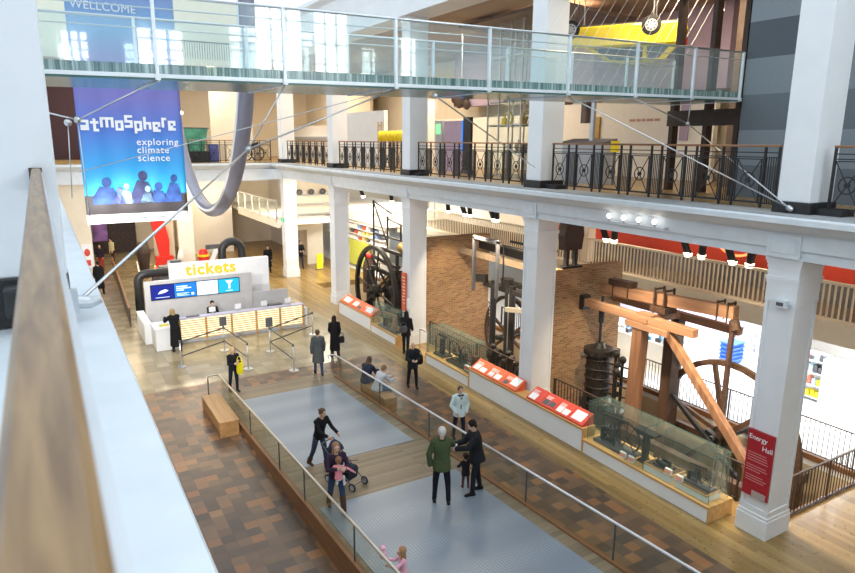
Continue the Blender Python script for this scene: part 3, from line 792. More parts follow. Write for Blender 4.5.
m = MB(); m.box(bx0,bx1,-.012,.012,bh-.02,bh+.05); m.build('top_bar', M['steel'], t, world=False)
m = MB(); m.box(bx0,bx1,-.012,.012,-.03,.01); m.build('bottom_bar', M['paper'], t, world=False)
m = MB()
for k in range(5): m.box(bx0+.2+.4*k, bx0+.2+.4*k+(.1,.22,.18,.12,.2)[k], -.04,-.036,.07,.10)
m.build('small_print', M['darkgrey'], t, world=False)

# ================================================================== THE GREAT RING
t = thing('hanging_ring', 'huge grey steel ring hanging edge-on beside the blue banner', 'ring', (5.4,25,5.2))
MB().torus((5.35,25,11.55),6.1,.23,'X',96,14).build('tube', paint('ring_metal', (.25,.25,.31), .4, metal=.3), t, smooth=True)
MB().torus((5.13,25,11.55),6.1,.05,'X',96,8).build('light_strip', M['paper'], t, smooth=True)

# ================================================================== RAMP
def rz_(y): return max(0,.05*(20.5-y))
YN = 4.0
m = MB(); m.hexa([(4.22,YN,0),(8.2,YN,0),(8.2,20.5,0),(4.22,20.5,0)],[(4.22,YN,rz_(YN)-.004),(8.2,YN,rz_(YN)-.004),(8.2,20.5,.001),(4.22,20.5,.001)])
struct(m.build('floor_ramp', M['rampplank']))
def plate(name, label, x0,x1,y0,y1):
    m = MB(); m.hexa([(x0,y0,rz_(y0)-.004),(x1,y0,rz_(y0)-.004),(x1,y1,rz_(y1)-.004),(x0,y1,rz_(y1)-.004)],[(x0,y0,rz_(y0)+.008),(x1,y0,rz_(y0)+.008),(x1,y1,rz_(y1)+.008),(x0,y1,rz_(y1)+.008)])
    struct(m.build(name, M['plate']))
plate('floor_plate_far','',4.75,7.75,13.75,19.3)
plate('floor_plate_near','',4.35,7.75,YN,11.75)
def ramp_rail(x, label, so):
    t = thing('glass_ramp_balustrade', label, 'balustrade', (x,12,0), 0, 'glass balustrades of the ramp')
    y0, y1 = YN, 19.9; H_ = .76
    m = MB(); m.hexa([(x-.06,y0,0),(x+.06,y0,0),(x+.06,y1,0),(x-.06,y1,0)],[(x-.06,y0,rz_(y0)+.03),(x+.06,y0,rz_(y0)+.03),(x+.06,y1,rz_(y1)+.05),(x-.06,y1,rz_(y1)+.05)])
    m.build('kerb', M['kerb'], t)
    js = [19.6,16.4,13.9,12.2,9.6,7.1,5.0,YN] if so < 0 else [19.6,16.5,13.6,11.6,9.6,7.15,5.0,YN]
    for a,b in zip(js,js[1:]):
        m = MB(); m.hexa([(x-.008,b+.012,rz_(b)),(x+.008,b+.012,rz_(b)),(x+.008,a-.012,rz_(a)),(x-.008,a-.012,rz_(a))],[(x-.008,b+.012,rz_(b)+H_),(x+.008,b+.012,rz_(b)+H_),(x+.008,a-.012,rz_(a)+H_),(x-.008,a-.012,rz_(a)+H_)])
        m.build('glass_pane', M['rampglass'], t)
    for a in js[1:-1]:
        MB().box(x-.012,x+.012,a-.012,a+.012,rz_(a),rz_(a)+H_).build('joint', M['darkgrey'], t)
    pts = [(x+so*.30,20.1,.05),(x+so*.30,20.1,.70),(x+so*.27,20.09,.75),(x+so*.2,20.06,.77),(x+so*.08,20.02,.78),(x,19.9,rz_(19.9)+H_+.02),(x,YN,rz_(YN)+H_+.02)]
    if so > 0: pts = [(x,20.0,.05)]*0+[(x-.25,19.9,.74),(x-.24,20.0,.78),(x-.14,20.06,.79),(x-.03,20.02,.79)]+pts[5:]
    m = MB(); m.tube(pts, .026, 10); m.build('handrail', paint('rail_satin_%d'%(so+2), (.62,.55,.46) if so<0 else (.66,.66,.66), .3, metal=.7), t, smooth=True)
ramp_rail(4.19, 'left glass balustrade of the ramp, beside the wooden bench', -1)
ramp_rail(8.12, 'right glass balustrade of the ramp, in front of the pale-jacketed man', 1)
# benches
def bench(label, x0,x1,y0,y1,h):
    t = thing('wooden_bench', label, 'bench', ((x0+x1)/2,(y0+y1)/2,0))
    MB().box(x0,x1,y0,y1,h-.045,h).build('top', M['oakbench'], t, bevel=.006)
    m = MB()
    m.box(x0+.01,x1-.01,y0+.01,y0+.05,0,h-.045); m.box(x0+.01,x1-.01,y1-.05,y1-.01,0,h-.045)
    m.box(x0+.05,x0+.09,y0+.05,y1-.05,.02,h-.045); m.box(x1-.09,x1-.05,y0+.05,y1-.05,.02,h-.045)
    m.build('side', M['oakbench'], t)
bench('wooden box bench on the brown tiles by the left ramp balustrade', 3.52,4.06,17.05,19.3,.45)
bench('wooden bench behind the right ramp balustrade that two people sit on', 8.24,8.66,16.4,18.2,.42)

# ================================================================== TICKET DESK
t = thing('ticket_desk', 'long pale ticket counter with glowing slatted yellow front', 'counter', (6.7,27,0))
y0 = 26.5; x0,x1 = 4.2,9.35
xs = [x0+(x1-x0)*k/5 for k in range(6)]
for k in range(5):
    a,b = xs[k]+.04, xs[k+1]-.04
    p = MB().box(a,b,y0+.05,y0+.08,.12,.93).build('lit_panel', M['deskglow'], t)
    m = MB()
    for i in range(9): m.box(a,b,y0+.0,y0+.045,.13+.092*i,.13+.092*i+.028)
    m.build('slats', M['oak'], p)
for x in xs: MB().box(x-.04,x+.04,y0-.01,y0+.1,.0,.97).build('upright', M['oak'], t)
MB().box(x0-.05,x1+.05,y0-.02,y0+.32,.97,1.02).build('worktop', paint('counter_top', (.55,.50,.62), .3), t, bevel=.005)
MB().box(x0,x1,y0+.32,y0+.7,.72,.76).build('inner_shelf', M['warmwhite'], t)
MB().box(x0,x1,y0+.08,y0+.12,0,.97).build('back_board', M['warmwhite'], t)
MB().box(x0,x1,y0+.02,y0+.3,0,.1).build('plinth', M['greyframe'], t)
MB().box(x1+.06,x1+.22,y0+.1,y0+1.2,0,.80).build('end_cabinet', M['white'], t, bevel=.01)
t = thing('side_counter', 'white side counter that the person in the long black coat leans on', 'counter', (3.65,27.5,0))
m = MB(); m.box(3.2,4.08,25.85,27.0,0,.84); m.box(2.95,3.22,27.0,29.2,0,.84); m.build('body', M['white'], t, bevel=.012)
m = MB(); m.box(3.17,4.11,25.82,27.03,.84,.88); m.box(2.93,3.23,27.03,29.2,.84,.88); m.build('worktop', M['white'], t, bevel=.008)
t = thing('leaflet_pile', 'small yellow-green pile of leaflets on the white side counter', 'leaflets', (3.6,26.3,.88))
for k in range(3): MB().box(3.42+.16*k,3.55+.16*k,26.2,26.42,.88,.92+.015*k).build('leaflets', (M['lime'],M['yellow'],M['paper'])[k], t)
t = thing('screen_wall', 'grey metal board wall with four screens behind the ticket counter', 'display wall', (5.5,28.6,0))
MB().box(3.25,7.7,28.5,28.62,0,2.23).build('board', M['brushed'], t)
MB().box(7.7,9.35,28.55,28.64,0,1.3).build('low_board', M['brushed'], t)
MB().box(3.47,7.15,28.455,28.5,1.42,2.08).build('bezel', M['screenblack'], t)
for k in range(4):
    a = 3.5+.913*k
    s = MB().box(a,a+.88,28.448,28.456,1.45,2.05).build('screen', M['scr%d'%(k+1)], t)
    m = MB()
    if k == 0: m.prism([(a+.25,1.68),(a+.35,1.80),(a+.55,1.86),(a+.68,1.80),(a+.52,1.72)],'Y',28.442,28.447); m.box(a+.15,a+.7,28.442,28.447,1.52,1.535)
    elif k == 1:
        for i,w in enumerate((.45,.6,.3)): m.box(a+.08,a+.08+w,28.442,28.447,1.90-.08*i,1.94-.08*i)
        for i,w in enumerate((.5,.42,.5)): m.box(a+.08,a+.08+w,28.442,28.447,1.62-.05*i,1.635-.05*i)
        m.box(a+.68,a+.78,28.442,28.447,1.52,1.62)
    elif k == 2:
        for i in range(6): m.box(a+.08,a+.08+(.7,.62,.7,.5,.66,.4)[i],28.442,28.447,1.92-.075*i,1.945-.075*i)
    else: m.prism([(a+.3,1.98),(a+.62,1.98),(a+.5,1.82),(a+.5,1.62),(a+.42,1.62),(a+.42,1.82)],'Y',28.442,28.447); m.box(a+.3,a+.6,28.442,28.447,1.52,1.54)
    m.build('graphics', M['scrtext'], s)
t = thing('ticket_sign', 'white sign wall with glowing orange tickets lettering', 'sign', (6.7,30.1,0))
MB().box(4.5,8.95,30.0,30.25,0,2.62).build('board', M['white'], t, bevel=.01)
lettering('glowing_letters', 'tickets', .72, M['neon'], t, (-1.52,-.13,2.07), (R(90),0,0), .02, spacing=1.13, bold=.014)
# things on the counter
def monitor(x, label):
    t = thing('desk_monitor', label, 'monitor', (x,26.75,1.02), 0, 'small white monitors on the ticket counter')
    MB().box(x-.10,x+.10,26.68,26.80,1.02,1.035).build('foot', M['greyframe'], t)
    MB().box(x-.02,x+.02,26.74,26.77,1.03,1.12).build('stem', M['greyframe'], t)
    MB().box(x-.13,x+.13,26.73,26.77,1.09,1.30).build('screen_back', M['white'], t, bevel=.008)
for x,l in ((5.55,'small white monitor left of the clerk on the ticket counter'),(6.6,'small white monitor just right of the clerk on the ticket counter'),(7.7,'small white monitor right of the middle of the ticket counter'),(8.75,'small white monitor near the right end of the ticket counter')): monitor(x,l)
t = thing('key_tray', 'dark keyboard lying at the left end of the ticket counter', 'keyboard', (4.75,26.6,1.02))
MB().box(4.5,5.0,26.55,26.75,1.02,1.05).build('keyboard_body', M['darkgrey'], t)
t = thing('till', 'dark till on the inner shelf near the right end of the ticket counter', 'till', (8.2,26.95,.76))
MB().box(7.95,8.55,26.84,27.15,.76,1.06).build('till_body', M['darkgrey'], t, bevel=.02)
MB().box(8.0,8.5,26.8,26.84,.9,1.02).build('till_display', M['screenblack'], t)
# queue barriers
def barrier(label, x, y, tops, sign=False):
    t = thing('queue_post', label, 'queue post', (x,y,0), 0, 'steel queue posts before the ticket desk')
    MB().cyl((x,y,0),(x,y,.025),.17,20).build('foot', M['steel'], t)
    MB().cyl((x,y,.02),(x,y,.98),.026,10).build('pole', M['steel'], t, smooth=True)
    MB().cyl((x,y,.9),(x,y,.99),.035,10).build('cap', M['darkgrey'], t)
    if sign: MB().box(x-.13,x+.13,y-.02,y+.02,1.0,1.36).build('notice_board', M['darkgrey'], t)
    for (a,b) in tops:
        MB().beam((x,y,.93),(a,b,.93),.008,.05).build('belt', M['darkgrey'], t)
        MB().beam((x,y,.40),(a,b,.40),.008,.05).build('belt', M['darkgrey'], t)
barrier('steel queue post nearest the left end of the ticket counter', 3.7,23.6,[(5.5,24.7)])
barrier('steel queue post with a small dark notice left of the counter middle', 5.5,24.75,[(5.75,22.4)],True)
barrier('steel queue post beside the woman with the yellow bag', 5.72,22.2,[])
barrier('steel queue post with a small dark notice right of the counter middle', 7.0,23.75,[(9.2,25.1),(7.1,21.4)],True)
barrier('steel queue post standing nearest the ramp, right of the counter', 7.08,21.25,[])
barrier('steel queue post farthest right before the ticket counter', 9.25,25.1,[])
# ================================================================== PLINTHS, SHOWCASES, PANELS
def plinth(label, y0,y1,h,x1=12.05):
    t = thing('exhibit_plinth', label, 'plinth', (11.8,(y0+y1)/2,0), 0, 'white plinths with oak edges under the exhibits')
    MB().box(11.62,x1,y0+.03,y1-.03,0,h-.06).build('white_front', M['white'], t)
    MB().box(11.60,x1,y0,y1,h-.06,h).build('oak_top', M['oak'], t, bevel=.004)
    MB().box(11.605,x1,y0,y0+.03,0,h-.06).build('oak_end', M['oak'], t); MB().box(11.605,x1,y1-.03,y1,0,h-.06).build('oak_end', M['oak'], t)
plinth('near low plinth with oak end under the long glass showcase', 7.72,11.55,.38,12.42)
plinth('tall plinth carrying the red information panels in front of the metal and timber engines', 11.55,16.9,.66)
plinth('low plinth under the small wheeled engine models beside the first brick wall', 16.9,19.75,.38,12.42)
plinth('far low plinth under the glass case by the black flywheel', 22.1,24.4,.36,12.03)
plinth('far tall plinth with an orange information panel by the black flywheel', 24.4,27.9,.6)
def info_panel(label, y0,y1,z,mat,n, extras):
    t = thing('information_panel', label, 'information panel', (11.8,(y0+y1)/2,z), 0)
    for k in range(n):
        a = y0+(y1-y0)*k/n; b = y0+(y1-y0)*(k+1)/n-.015
        q = MB().hexa([(11.64,a,z),(12.04,a,z),(12.04,b,z),(11.64,b,z)],[(11.64,a,z+.05),(12.04,a,z+.30),(12.04,b,z+.30),(11.64,b,z+.05)]).build('slope', mat, t)
        P = lambda u,v,d=.004: (11.64+.40*v, b-(b-a)*u, z+.05+.25*v+d)
        random.seed(k+int(y0*10))
        lines = MB()
        for i in range(3):
            v = .72-.09*i
            lines.poly([P(.08,v,.003),P(.08+random.uniform(.3,.5),v,.003),P(.5,v+.035,.003),P(.08,v+.035,.003)],[(0,1,2,3)])
        lines.build('text_lines', M['paper'], q)
        for (u0,u1,v0,v1,mt) in extras[k]:
            pm = MB(); pm.hexa([P(u0,v0,.0),P(u1,v0,.0),P(u1,v1,.0),P(u0,v1,.0)],[P(u0,v0,.006),P(u1,v0,.006),P(u1,v1,.006),P(u0,v1,.006)]); pm.build('picture', mt, q)
g1,g2,g3 = M['paper'], M['darkgrey'], M['blue']
g4 = paint('pale_picture', (.55,.62,.66), .5)
info_panel('orange information panel with pictures in front of the metal rocking engine', 14.45,16.85,.66,M['orangepanel'],3,
   [[(.1,.45,.08,.5,g1),(.52,.9,.08,.45,g1)][:2], [(.1,.4,.1,.45,g4),(.5,.85,.1,.5,g1)], [(.45,.9,.25,.9,g1),(.1,.35,.1,.4,g2)]][::-1])
info_panel('red information panel with a white sheet, right of the middle column', 11.62,13.95,.66,M['panelred'],4,
   [[(.1,.8,.15,.8,g1)],[(.1,.45,.1,.5,g1),(.5,.9,.1,.5,g1)],[(.1,.45,.1,.5,g2),(.5,.9,.15,.5,g2)],[(.1,.6,.05,.5,g1)]])
info_panel('far orange information panel with a blue picture on the plinth by the black flywheel', 24.45,27.8,.6,M['orangepanel'],3,
   [[(.3,.8,.2,.8,g4)],[(.1,.5,.2,.6,g1),(.6,.9,.1,.4,g2)],[(.2,.8,.15,.7,g1)]])
def showcase(label, y0,y1,z0,z1, splits, x1=12.34):
    t = thing('glass_showcase', label, 'showcase', (12.0,(y0+y1)/2,z0), 0, 'glass showcases on the plinths')
    x0 = 11.68; g = .008
    MB().box(x0,x0+g,y0,y1,z0,z1).build('front_pane', M['caseglass'], t)
    MB().box(x1-g,x1,y0,y1,z0,z1).build('back_pane', M['caseglass'], t)
    MB().box(x0+g,x1-g,y0,y0+g,z0,z1).build('end_pane', M['caseglass'], t)
    MB().box(x0+g,x1-g,y1-g,y1,z0,z1).build('end_pane', M['caseglass'], t)
    MB().box(x0,x1,y0,y1,z1,z1+g).build('top_pane', M['caseglass'], t)
    m = MB(); e = .008
    for x in (x0,x1):
        for y in [y0,y1]+splits: m.box(x-e/2,x+e/2,y-e/2,y+e/2,z0,z1)
        m.box(x-e/2,x+e/2,y0,y1,z1-e/2,z1+e)
    for y in [y0,y1]+splits: m.box(x0,x1,y-e/2,y+e/2,z1-e/2,z1+e)
    m.build('glass_edges', M['glassedge'], t)
showcase('long near glass showcase with three engine models and a stand', 7.8,11.45,.38,1.46,[9.6])
showcase('glass showcase with two-wheeled engine model beside the first brick wall', 16.95,19.68,.38,1.42,[18.3])
showcase('far glass case with a small model beside the flywheel', 22.15,24.3,.36,1.3,[],12.02)

def wheel(m, c, r, axis='X', rim=.03, w=.05, spokes=6, hub=.05, sp=.012, a0=0.):
    c = Vector(c); m.ringband(c, r-rim, r, axis, w, 36)
    d = {'X': Vector((1,0,0)), 'Y': Vector((0,1,0))}[axis]
    m.cyl(c-d*w*.8, c+d*w*.8, hub, 12)
    for k in range(spokes):
        a = a0+2*PI*k/spokes
        v = Vector((0,math.cos(a),math.sin(a))) if axis=='X' else Vector((math.cos(a),0,math.sin(a)))
        m.cyl(c+v*hub*.7, c+v*(r-rim*.5), sp, 6)
# models in the near showcase
def model_beam_engine(name,label,y,z,s,x=12.0):
    t = thing(name, label, 'engine model', (x,y,z))
    MB().box(x-.22*s,x+.22*s,y-.62*s,y+.62*s,z,z+.08*s).build('base', M['darkgrey'], t)
    m = MB()
    for sx in (-.12,.12):
        m.cyl((x+sx*s,y+.0,z+.08*s),(x+sx*s*.4,y+.05*s,z+.72*s),.022*s,8); m.cyl((x+sx*s,y+.38*s,z+.08*s),(x+sx*s*.4,y+.12*s,z+.72*s),.022*s,8)
    for k in range(3): m.box(x-.13*s,x+.13*s,y+.05*s,y+.36*s,z+(.15+.16*k)*s,z+(.17+.16*k)*s)
    m.build('frame', M['black'], t)
    m = MB(); m.beam((x,y+.5*s,z+.74*s),(x,y-.32*s,z+.80*s),.05*s,.07*s); m.cyl((x,y-.3*s,z+.78*s),(x,y-.28*s,z+.32*s),.014*s,6); m.cyl((x,y+.46*s,z+.74*s),(x,y+.46*s,z+.4*s),.014*s,6)
    m.build('beam', M['black'], t)
    MB().cyl((x,y+.46*s,z+.08*s),(x,y+.46*s,z+.42*s),.09*s,14).build('cylinder', M['iron'], t, smooth=False)
    m = MB(); wheel(m,(x+.05*s,y-.3*s,z+.40*s),.38*s,'X',.03*s,.05*s,6,.05*s,.012*s); m.build('flywheel', M['black'], t)
model_beam_engine('engine_model','black beam engine model with a large spoked wheel, left in the long showcase',10.72,.38,1.0)
t = thing('display_stand','black T-shaped cast iron stand in the middle of the long showcase','display stand',(12.0,9.82,.38))
MB().prism([(9.62,.38),(10.02,.38),(9.96,.46),(9.87,.52),(9.87,1.2),(9.77,1.2),(9.77,.52),(9.68,.46)],'X',11.92,12.08).build('stem', M['black'], t)
MB().prism([(9.52,1.16),(9.70,1.12),(9.94,1.12),(10.12,1.16),(10.14,1.22),(9.5,1.22)],'X',11.86,12.14).build('head', M['black'], t)
def tray(label, y0,y1,h):
    t = thing('display_tray', label, 'display tray', (11.95,(y0+y1)/2,.38), 0, 'white trays with oak edges in the long showcase')
    MB().box(11.72,12.2,y0,y1,.38,.38+h).build('body', M['white'], t); MB().box(11.74,12.18,y0+.02,y1-.02,.38+h,.39+h).build('bed', M['rust'], t)
    m = MB(); m.box(11.71,12.21,y0-.01,y0+.02,.37+h,.40+h); m.box(11.71,12.21,y1-.02,y1+.01,.37+h,.40+h); m.box(11.71,11.735,y0,y1,.37+h,.40+h); m.box(12.185,12.21,y0,y1,.37+h,.40+h)
    m.build('edge', M['oak'], t)
tray('white tray under the low engine model in the middle of the long showcase', 8.82,9.6,.17)
tray('white tray under the model with a wheel at the right end of the long showcase', 7.88,8.72,.15)
t = thing('low_engine_model','small low black machine model on a white tray in the long showcase','engine model',(12.0,9.2,.56))
m = MB(); m.box(11.85,12.1,9.0,9.45,.56,.6); m.cyl((11.9,9.38,.66),(11.9,9.05,.66),.05,10); m.box(12.0,12.06,9.1,9.3,.6,.72); m.build('bed', M['black'], t)
m = MB()
for k in range(4): m.cyl((11.95,9.1+.09*k,.6),(11.95,9.1+.09*k,.82-.02*k),.012,6)
m.tube([(12.0,9.42,.6),(12.0,9.45,.72),(12.0,9.42,.86)],.012,6); m.build('valve_rods', M['black'], t)
model_beam_engine('wheeled_engine_model','small black engine model with a thin wheel, right in the long showcase',8.3,.54,.56)
def caption(y,z,label):
    t = thing('caption_card', label, 'caption card', (11.74,y,z))
    MB().hexa([(11.70,y-.09,z),(11.78,y-.09,z),(11.78,y+.09,z),(11.70,y+.09,z)],[(11.74,y-.09,z+.12),(11.78,y-.09,z+.14),(11.78,y+.09,z+.14),(11.74,y+.09,z+.12)]).build('wedge', M['paper'], t)
    MB().poly([(11.70,y-.085,z+.03),(11.738,y-.085,z+.118),(11.738,y+.085,z+.118),(11.70,y+.085,z+.03)],[(0,1,2,3)]).build('coral_face', paint('coral', (.85,.32,.22), .5), t).location.x = -.002
caption(10.28,.38,'coral caption card left of the pair before the black T-shaped stand'); caption(10.02,.38,'coral caption card right of the pair before the black T-shaped stand')
caption(8.93,.56,'coral caption card on the tray of the low machine model'); caption(8.62,.54,'coral caption card at the left of the tray with the small wheeled model')
# models in the second showcase
t = thing('pumping_model','dark upright engine model at the left end of the second showcase','engine model',(12.0,19.2,.38))
m = MB(); m.box(11.8,12.2,18.85,19.5,.38,.46)
for a in (11.85,12.15):
    for b in (18.95,19.4): m.cyl((a,b,.46),(a,b,1.1),.025,8)
m.build('frame', M['black'], t); MB().cyl((12,19.2,.46),(12,19.2,1.0),.1,12).build('cylinder', M['iron'], t); m = MB(); m.beam((12,18.9,1.12),(12,19.45,1.12),.06,.08); m.build('beam', M['black'], t)
t = thing('two_wheel_model','black engine model with two thin spoked wheels in the second showcase','engine model',(12.0,17.9,.38))
MB().box(11.78,12.22,17.1,18.6,.38,.46).build('bed', M['black'], t)
for y in (18.3,17.55):
    m = MB(); wheel(m,(11.95,y,.82),.36,'X',.028,.045,6,.05,.011); m.build('wheel', M['black'], t)
m = MB(); m.cyl((12.1,18.5,.62),(12.1,17.2,.62),.05,10); m.box(12.02,12.18,17.15,17.4,.46,.9); m.box(12.02,12.18,17.85,18.1,.46,.8); m.build('works', M['iron'], t)
t = thing('small_block','white block with a coral face in the second showcase','caption card',(11.8,17.15,.38))
MB().box(11.72,11.84,17.05,17.35,.46,.62).build('block', M['paper'], t); MB().box(11.715,11.72,17.06,17.34,.5,.62).build('coral_face', M['orangepanel'], t)
t = thing('lever_model','brown lever engine model in the far glass case','engine model',(11.85,23.1,.36))
m = MB(); m.box(11.72,11.98,22.4,23.9,.36,.44); m.build('base', M['darkgrey'], t)
m = MB(); m.prism([(22.5,.44),(22.75,.44),(22.68,1.1),(22.56,1.1)],'X',11.78,11.94); m.beam((11.86,22.5,1.08),(11.86,23.7,.98),.07,.09); m.build('lever', M['timber'], t)
m = MB(); m.cyl((11.86,23.5,.44),(11.86,23.5,.8),.10,12); wheel(m,(11.82,23.1,.66),.2,'X',.03,.04,6,.03,.01); m.build('works', M['iron'], t)

# hall sign on the near column
t = thing('hall_sign','dark red Energy Hall sign panel on the nearest lower column','sign',(12.08,7.05,.8))
MB().box(12.045,12.09,6.76,7.32,.86,2.3).build('panel', M['paneldark'], t)
lettering('lettering','Energy',.145,M['paper'],t,(-.038,.245,1.30),(R(90),0,R(-90)),.003)
lettering('lettering','Hall',.145,M['paper'],t,(-.038,-.055,1.12),(R(90),0,R(-90)),.003)
m = MB(); random.seed(5)
for k in range(12):
    if k in (4,8): continue
    z = 1.80-.055*k; m.box(12.040,12.045,7.28-random.uniform(.30,.46),7.28,z,z+.016)
m.build('small_print', paint('sign_print', (.62,.25,.24), .5), t)
MB().box(12.038,12.046,6.80,7.10,.86,1.0).build('map', paint('sign_map', (.45,.36,.34), .5), t)
t = thing('column_banner','orange red sign panel on the column left of the first brick wall','sign',(12.06,22.6,1.4))
MB().box(12.04,12.1,22.08,22.40,1.35,2.9).build('panel', M['orangepanel'], t)
m = MB()
for k in range(9): m.box(12.036,12.04,22.12,22.36-.05*(k%3),2.7-.13*k,2.73-.13*k)
m.build('small_print', M['paper'], t)
t = thing('notice_sheet','white notice on the column beside the woman with a shoulder bag','notice',(12.06,21.6,1.7)); MB().box(12.05,12.1,21.75,22.0,1.5,1.9).build('sheet', M['paper'], t)
t = thing('column_sensor','small grey box fixed high on the nearest lower column','sensor',(12.06,7.0,5.0))
MB().box(11.99,12.1,6.86,7.12,4.92,5.08).build('box', M['ledge'], t, bevel=.015); MB().box(11.985,11.99,6.92,7.06,4.96,5.03).build('lens', M['darkgrey'], t)
MB().tube([(12.05,6.86,5.0),(12.09,6.73,4.93),(12.5,6.72,4.95),(12.86,6.735,5.06)],.006,6).build('cable', M['ledge'], t)
t = thing('exit_sign','small green exit sign on the farthest lower column','exit sign',(12.05,37.2,3.3)); MB().box(12.02,12.08,36.93,37.35,3.32,3.5).build('plate', M['exitgreen'], t); MB().box(12.012,12.02,37.0,37.15,3.36,3.46).build('arrow', M['paper'], t)
t = thing('bulb_row','row of four white floodlights on a bar on the beam beside the nearest column','lamp bar',(11.9,10.7,6.2))
MB().cyl((11.88,9.75,6.13),(11.88,11.6,6.13),.018,8).build('bar', M['steel'], t)
for y in (9.75,11.6): MB().cyl((11.88,y,6.13),(12.02,y,6.13),.03,8).build('bracket', M['steel'], t)
for k in range(4):
    y = 10.0+.46*k; b = MB().cyl((11.88,y,6.15),(11.86,y,6.21),.03,8).build('socket', M['steel'], t); MB().ell((11.85,y,6.26),.055,.055,.06,10,8).build('bulb', M['bulb'], b, smooth=True)

# spotlights hanging below the beam
def spot(label, y, z=5.62, aim=(14.5,0,-2.5), x=12.95):
    t = thing('spotlight', label, 'spotlight', (x,y,z+.25), 0, 'spotlights hanging under the white beam')
    a = Vector((x,y,z)); d = Vector((.25,aim[1]*.08,-.9)).normalized()
    m = MB(); m.tube([a-d*.17,a-d*.15,a+d*.10,a+d*.16],[.06,.085,.085,.11],14); m.build('housing', M['black'], t)
    MB().ell(a+d*.15,.10,.10,.085,14,10).build('lens', M['lampwhite'], t, smooth=True)
    m = MB(); m.cyl(a,(x,y,5.9),.02,8); m.box(x-.06,x+.06,y-.09,y+.09,5.84,5.9); m.build('bracket', M['darkgrey'], t)
    return a, d
sp = [(20.44,'left spotlight of three over the first brick wall'),(19.4,'middle spotlight of three over the first brick wall'),(19.0,'right spotlight of three over the first brick wall'),
      (17.65,'left spotlight of a pair over the metal rocking engine'),(17.4,'right spotlight of a pair over the metal rocking engine'),(15.85,'left spotlight of a pair left of the middle column'),(15.6,'right spotlight of a pair left of the middle column'),
      (12.55,'left spotlight of a pair over the second brick wall'),(12.2,'right spotlight of a pair over the second brick wall'),(9.95,'leftmost of four spotlights over the timber engine'),(9.5,'second from left of four spotlights over the timber engine'),(8.78,'third from left of four spotlights over the timber engine'),(8.3,'rightmost of four spotlights over the timber engine'),
      (28.0,'left spotlight of a pair over the black flywheel'),(25.0,'right spotlight of a pair over the black flywheel')]
SPOTS = [spot(l,y,5.6,(0,(-1)**i*3,0)) for i,(y,l) in enumerate(sp)]

# ================================================================== BRICK WALLS AND ENGINES
t = tag(MB().box(13.1,16.15,14.75,15.15,-2.2,4.18).build('brick_wall', M['brick']), 'brick wall that the timber beams of the near engine rest on', 'brick wall')
t = tag(MB().box(13.0,16.1,22.1,22.5,-2.2,4.22).build('brick_wall', M['brick']), 'brick wall left of the metal rocking engine, behind the second showcase', 'brick wall')

# timber beam engine
t = thing('timber_beam_engine','big orange timber beam engine with an iron flywheel beside the nearest column','steam engine',(14.9,11.5,-2.2))
MB().beam((14.45,14.74,3.1),(14.45,10.55,3.1),.24,.24).build('support_beam', M['timber'], t, bevel=.012)
MB().beam((15.85,14.74,3.05),(15.85,10.2,3.05),.22,.22).build('support_beam', M['timber'], t, bevel=.012)
MB().box(14.3,14.6,14.55,14.8,2.85,3.3).build('wall_bracket', M['black'], t)
m = MB(); m.beam((15.1,14.55,3.48),(15.1,9.9,3.74),.26,.33); m.build('rocking_beam', M['timber'], t, bevel=.012)
m = MB(); m.beam((14.3,12.2,3.08),(16.0,12.2,3.08),.3,.14); m.box(14.35,14.7,11.95,12.5,3.2,3.26); m.build('cross_head', M['timber'], t)
for y in (12.35,12.0):
    m = MB(); m.cyl((14.9,y,3.2),(14.9,y,3.95),.035,8); m.cyl((15.3,y,3.2),(15.3,y,3.95),.035,8); m.beam((14.88,y,3.9),(15.32,y,3.9),.05,.05); m.build('iron_strap', M['rust'], t)
MB().box(14.85,15.35,11.9,12.45,3.24,3.42).build('pivot_block', M['rust'], t)
for k in (10.05,10.35):
    m = MB(); m.beam((14.92,k,3.95),(15.28,k,3.95),.04,.05); m.cyl((14.95,k,3.45),(14.95,k,4.0),.025,8); m.cyl((15.25,k,3.45),(15.25,k,4.0),.025,8); m.build('iron_strap', M['rust'], t)
for k in (13.4,14.0):
    m = MB(); m.beam((14.92,k,3.78),(15.28,k,3.78),.05,.05); m.cyl((14.95,k,3.3),(14.95,k,3.8),.022,8); m.build('iron_strap', M['rust'], t)
MB().beam((15.1,14.2,3.78),(15.1,13.3,3.80),.3,.18).build('wooden_block', M['darktimber'], t)
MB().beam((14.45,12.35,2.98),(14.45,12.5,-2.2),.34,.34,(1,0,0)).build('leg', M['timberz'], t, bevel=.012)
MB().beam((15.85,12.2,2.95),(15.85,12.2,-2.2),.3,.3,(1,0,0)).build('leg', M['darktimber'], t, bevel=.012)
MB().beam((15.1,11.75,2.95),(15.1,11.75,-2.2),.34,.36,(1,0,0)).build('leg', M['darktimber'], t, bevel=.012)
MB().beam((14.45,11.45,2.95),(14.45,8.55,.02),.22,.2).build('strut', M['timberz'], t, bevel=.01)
MB().box(14.25,14.65,11.3,12.8,2.82,2.98).build('pad', M['timber'], t)
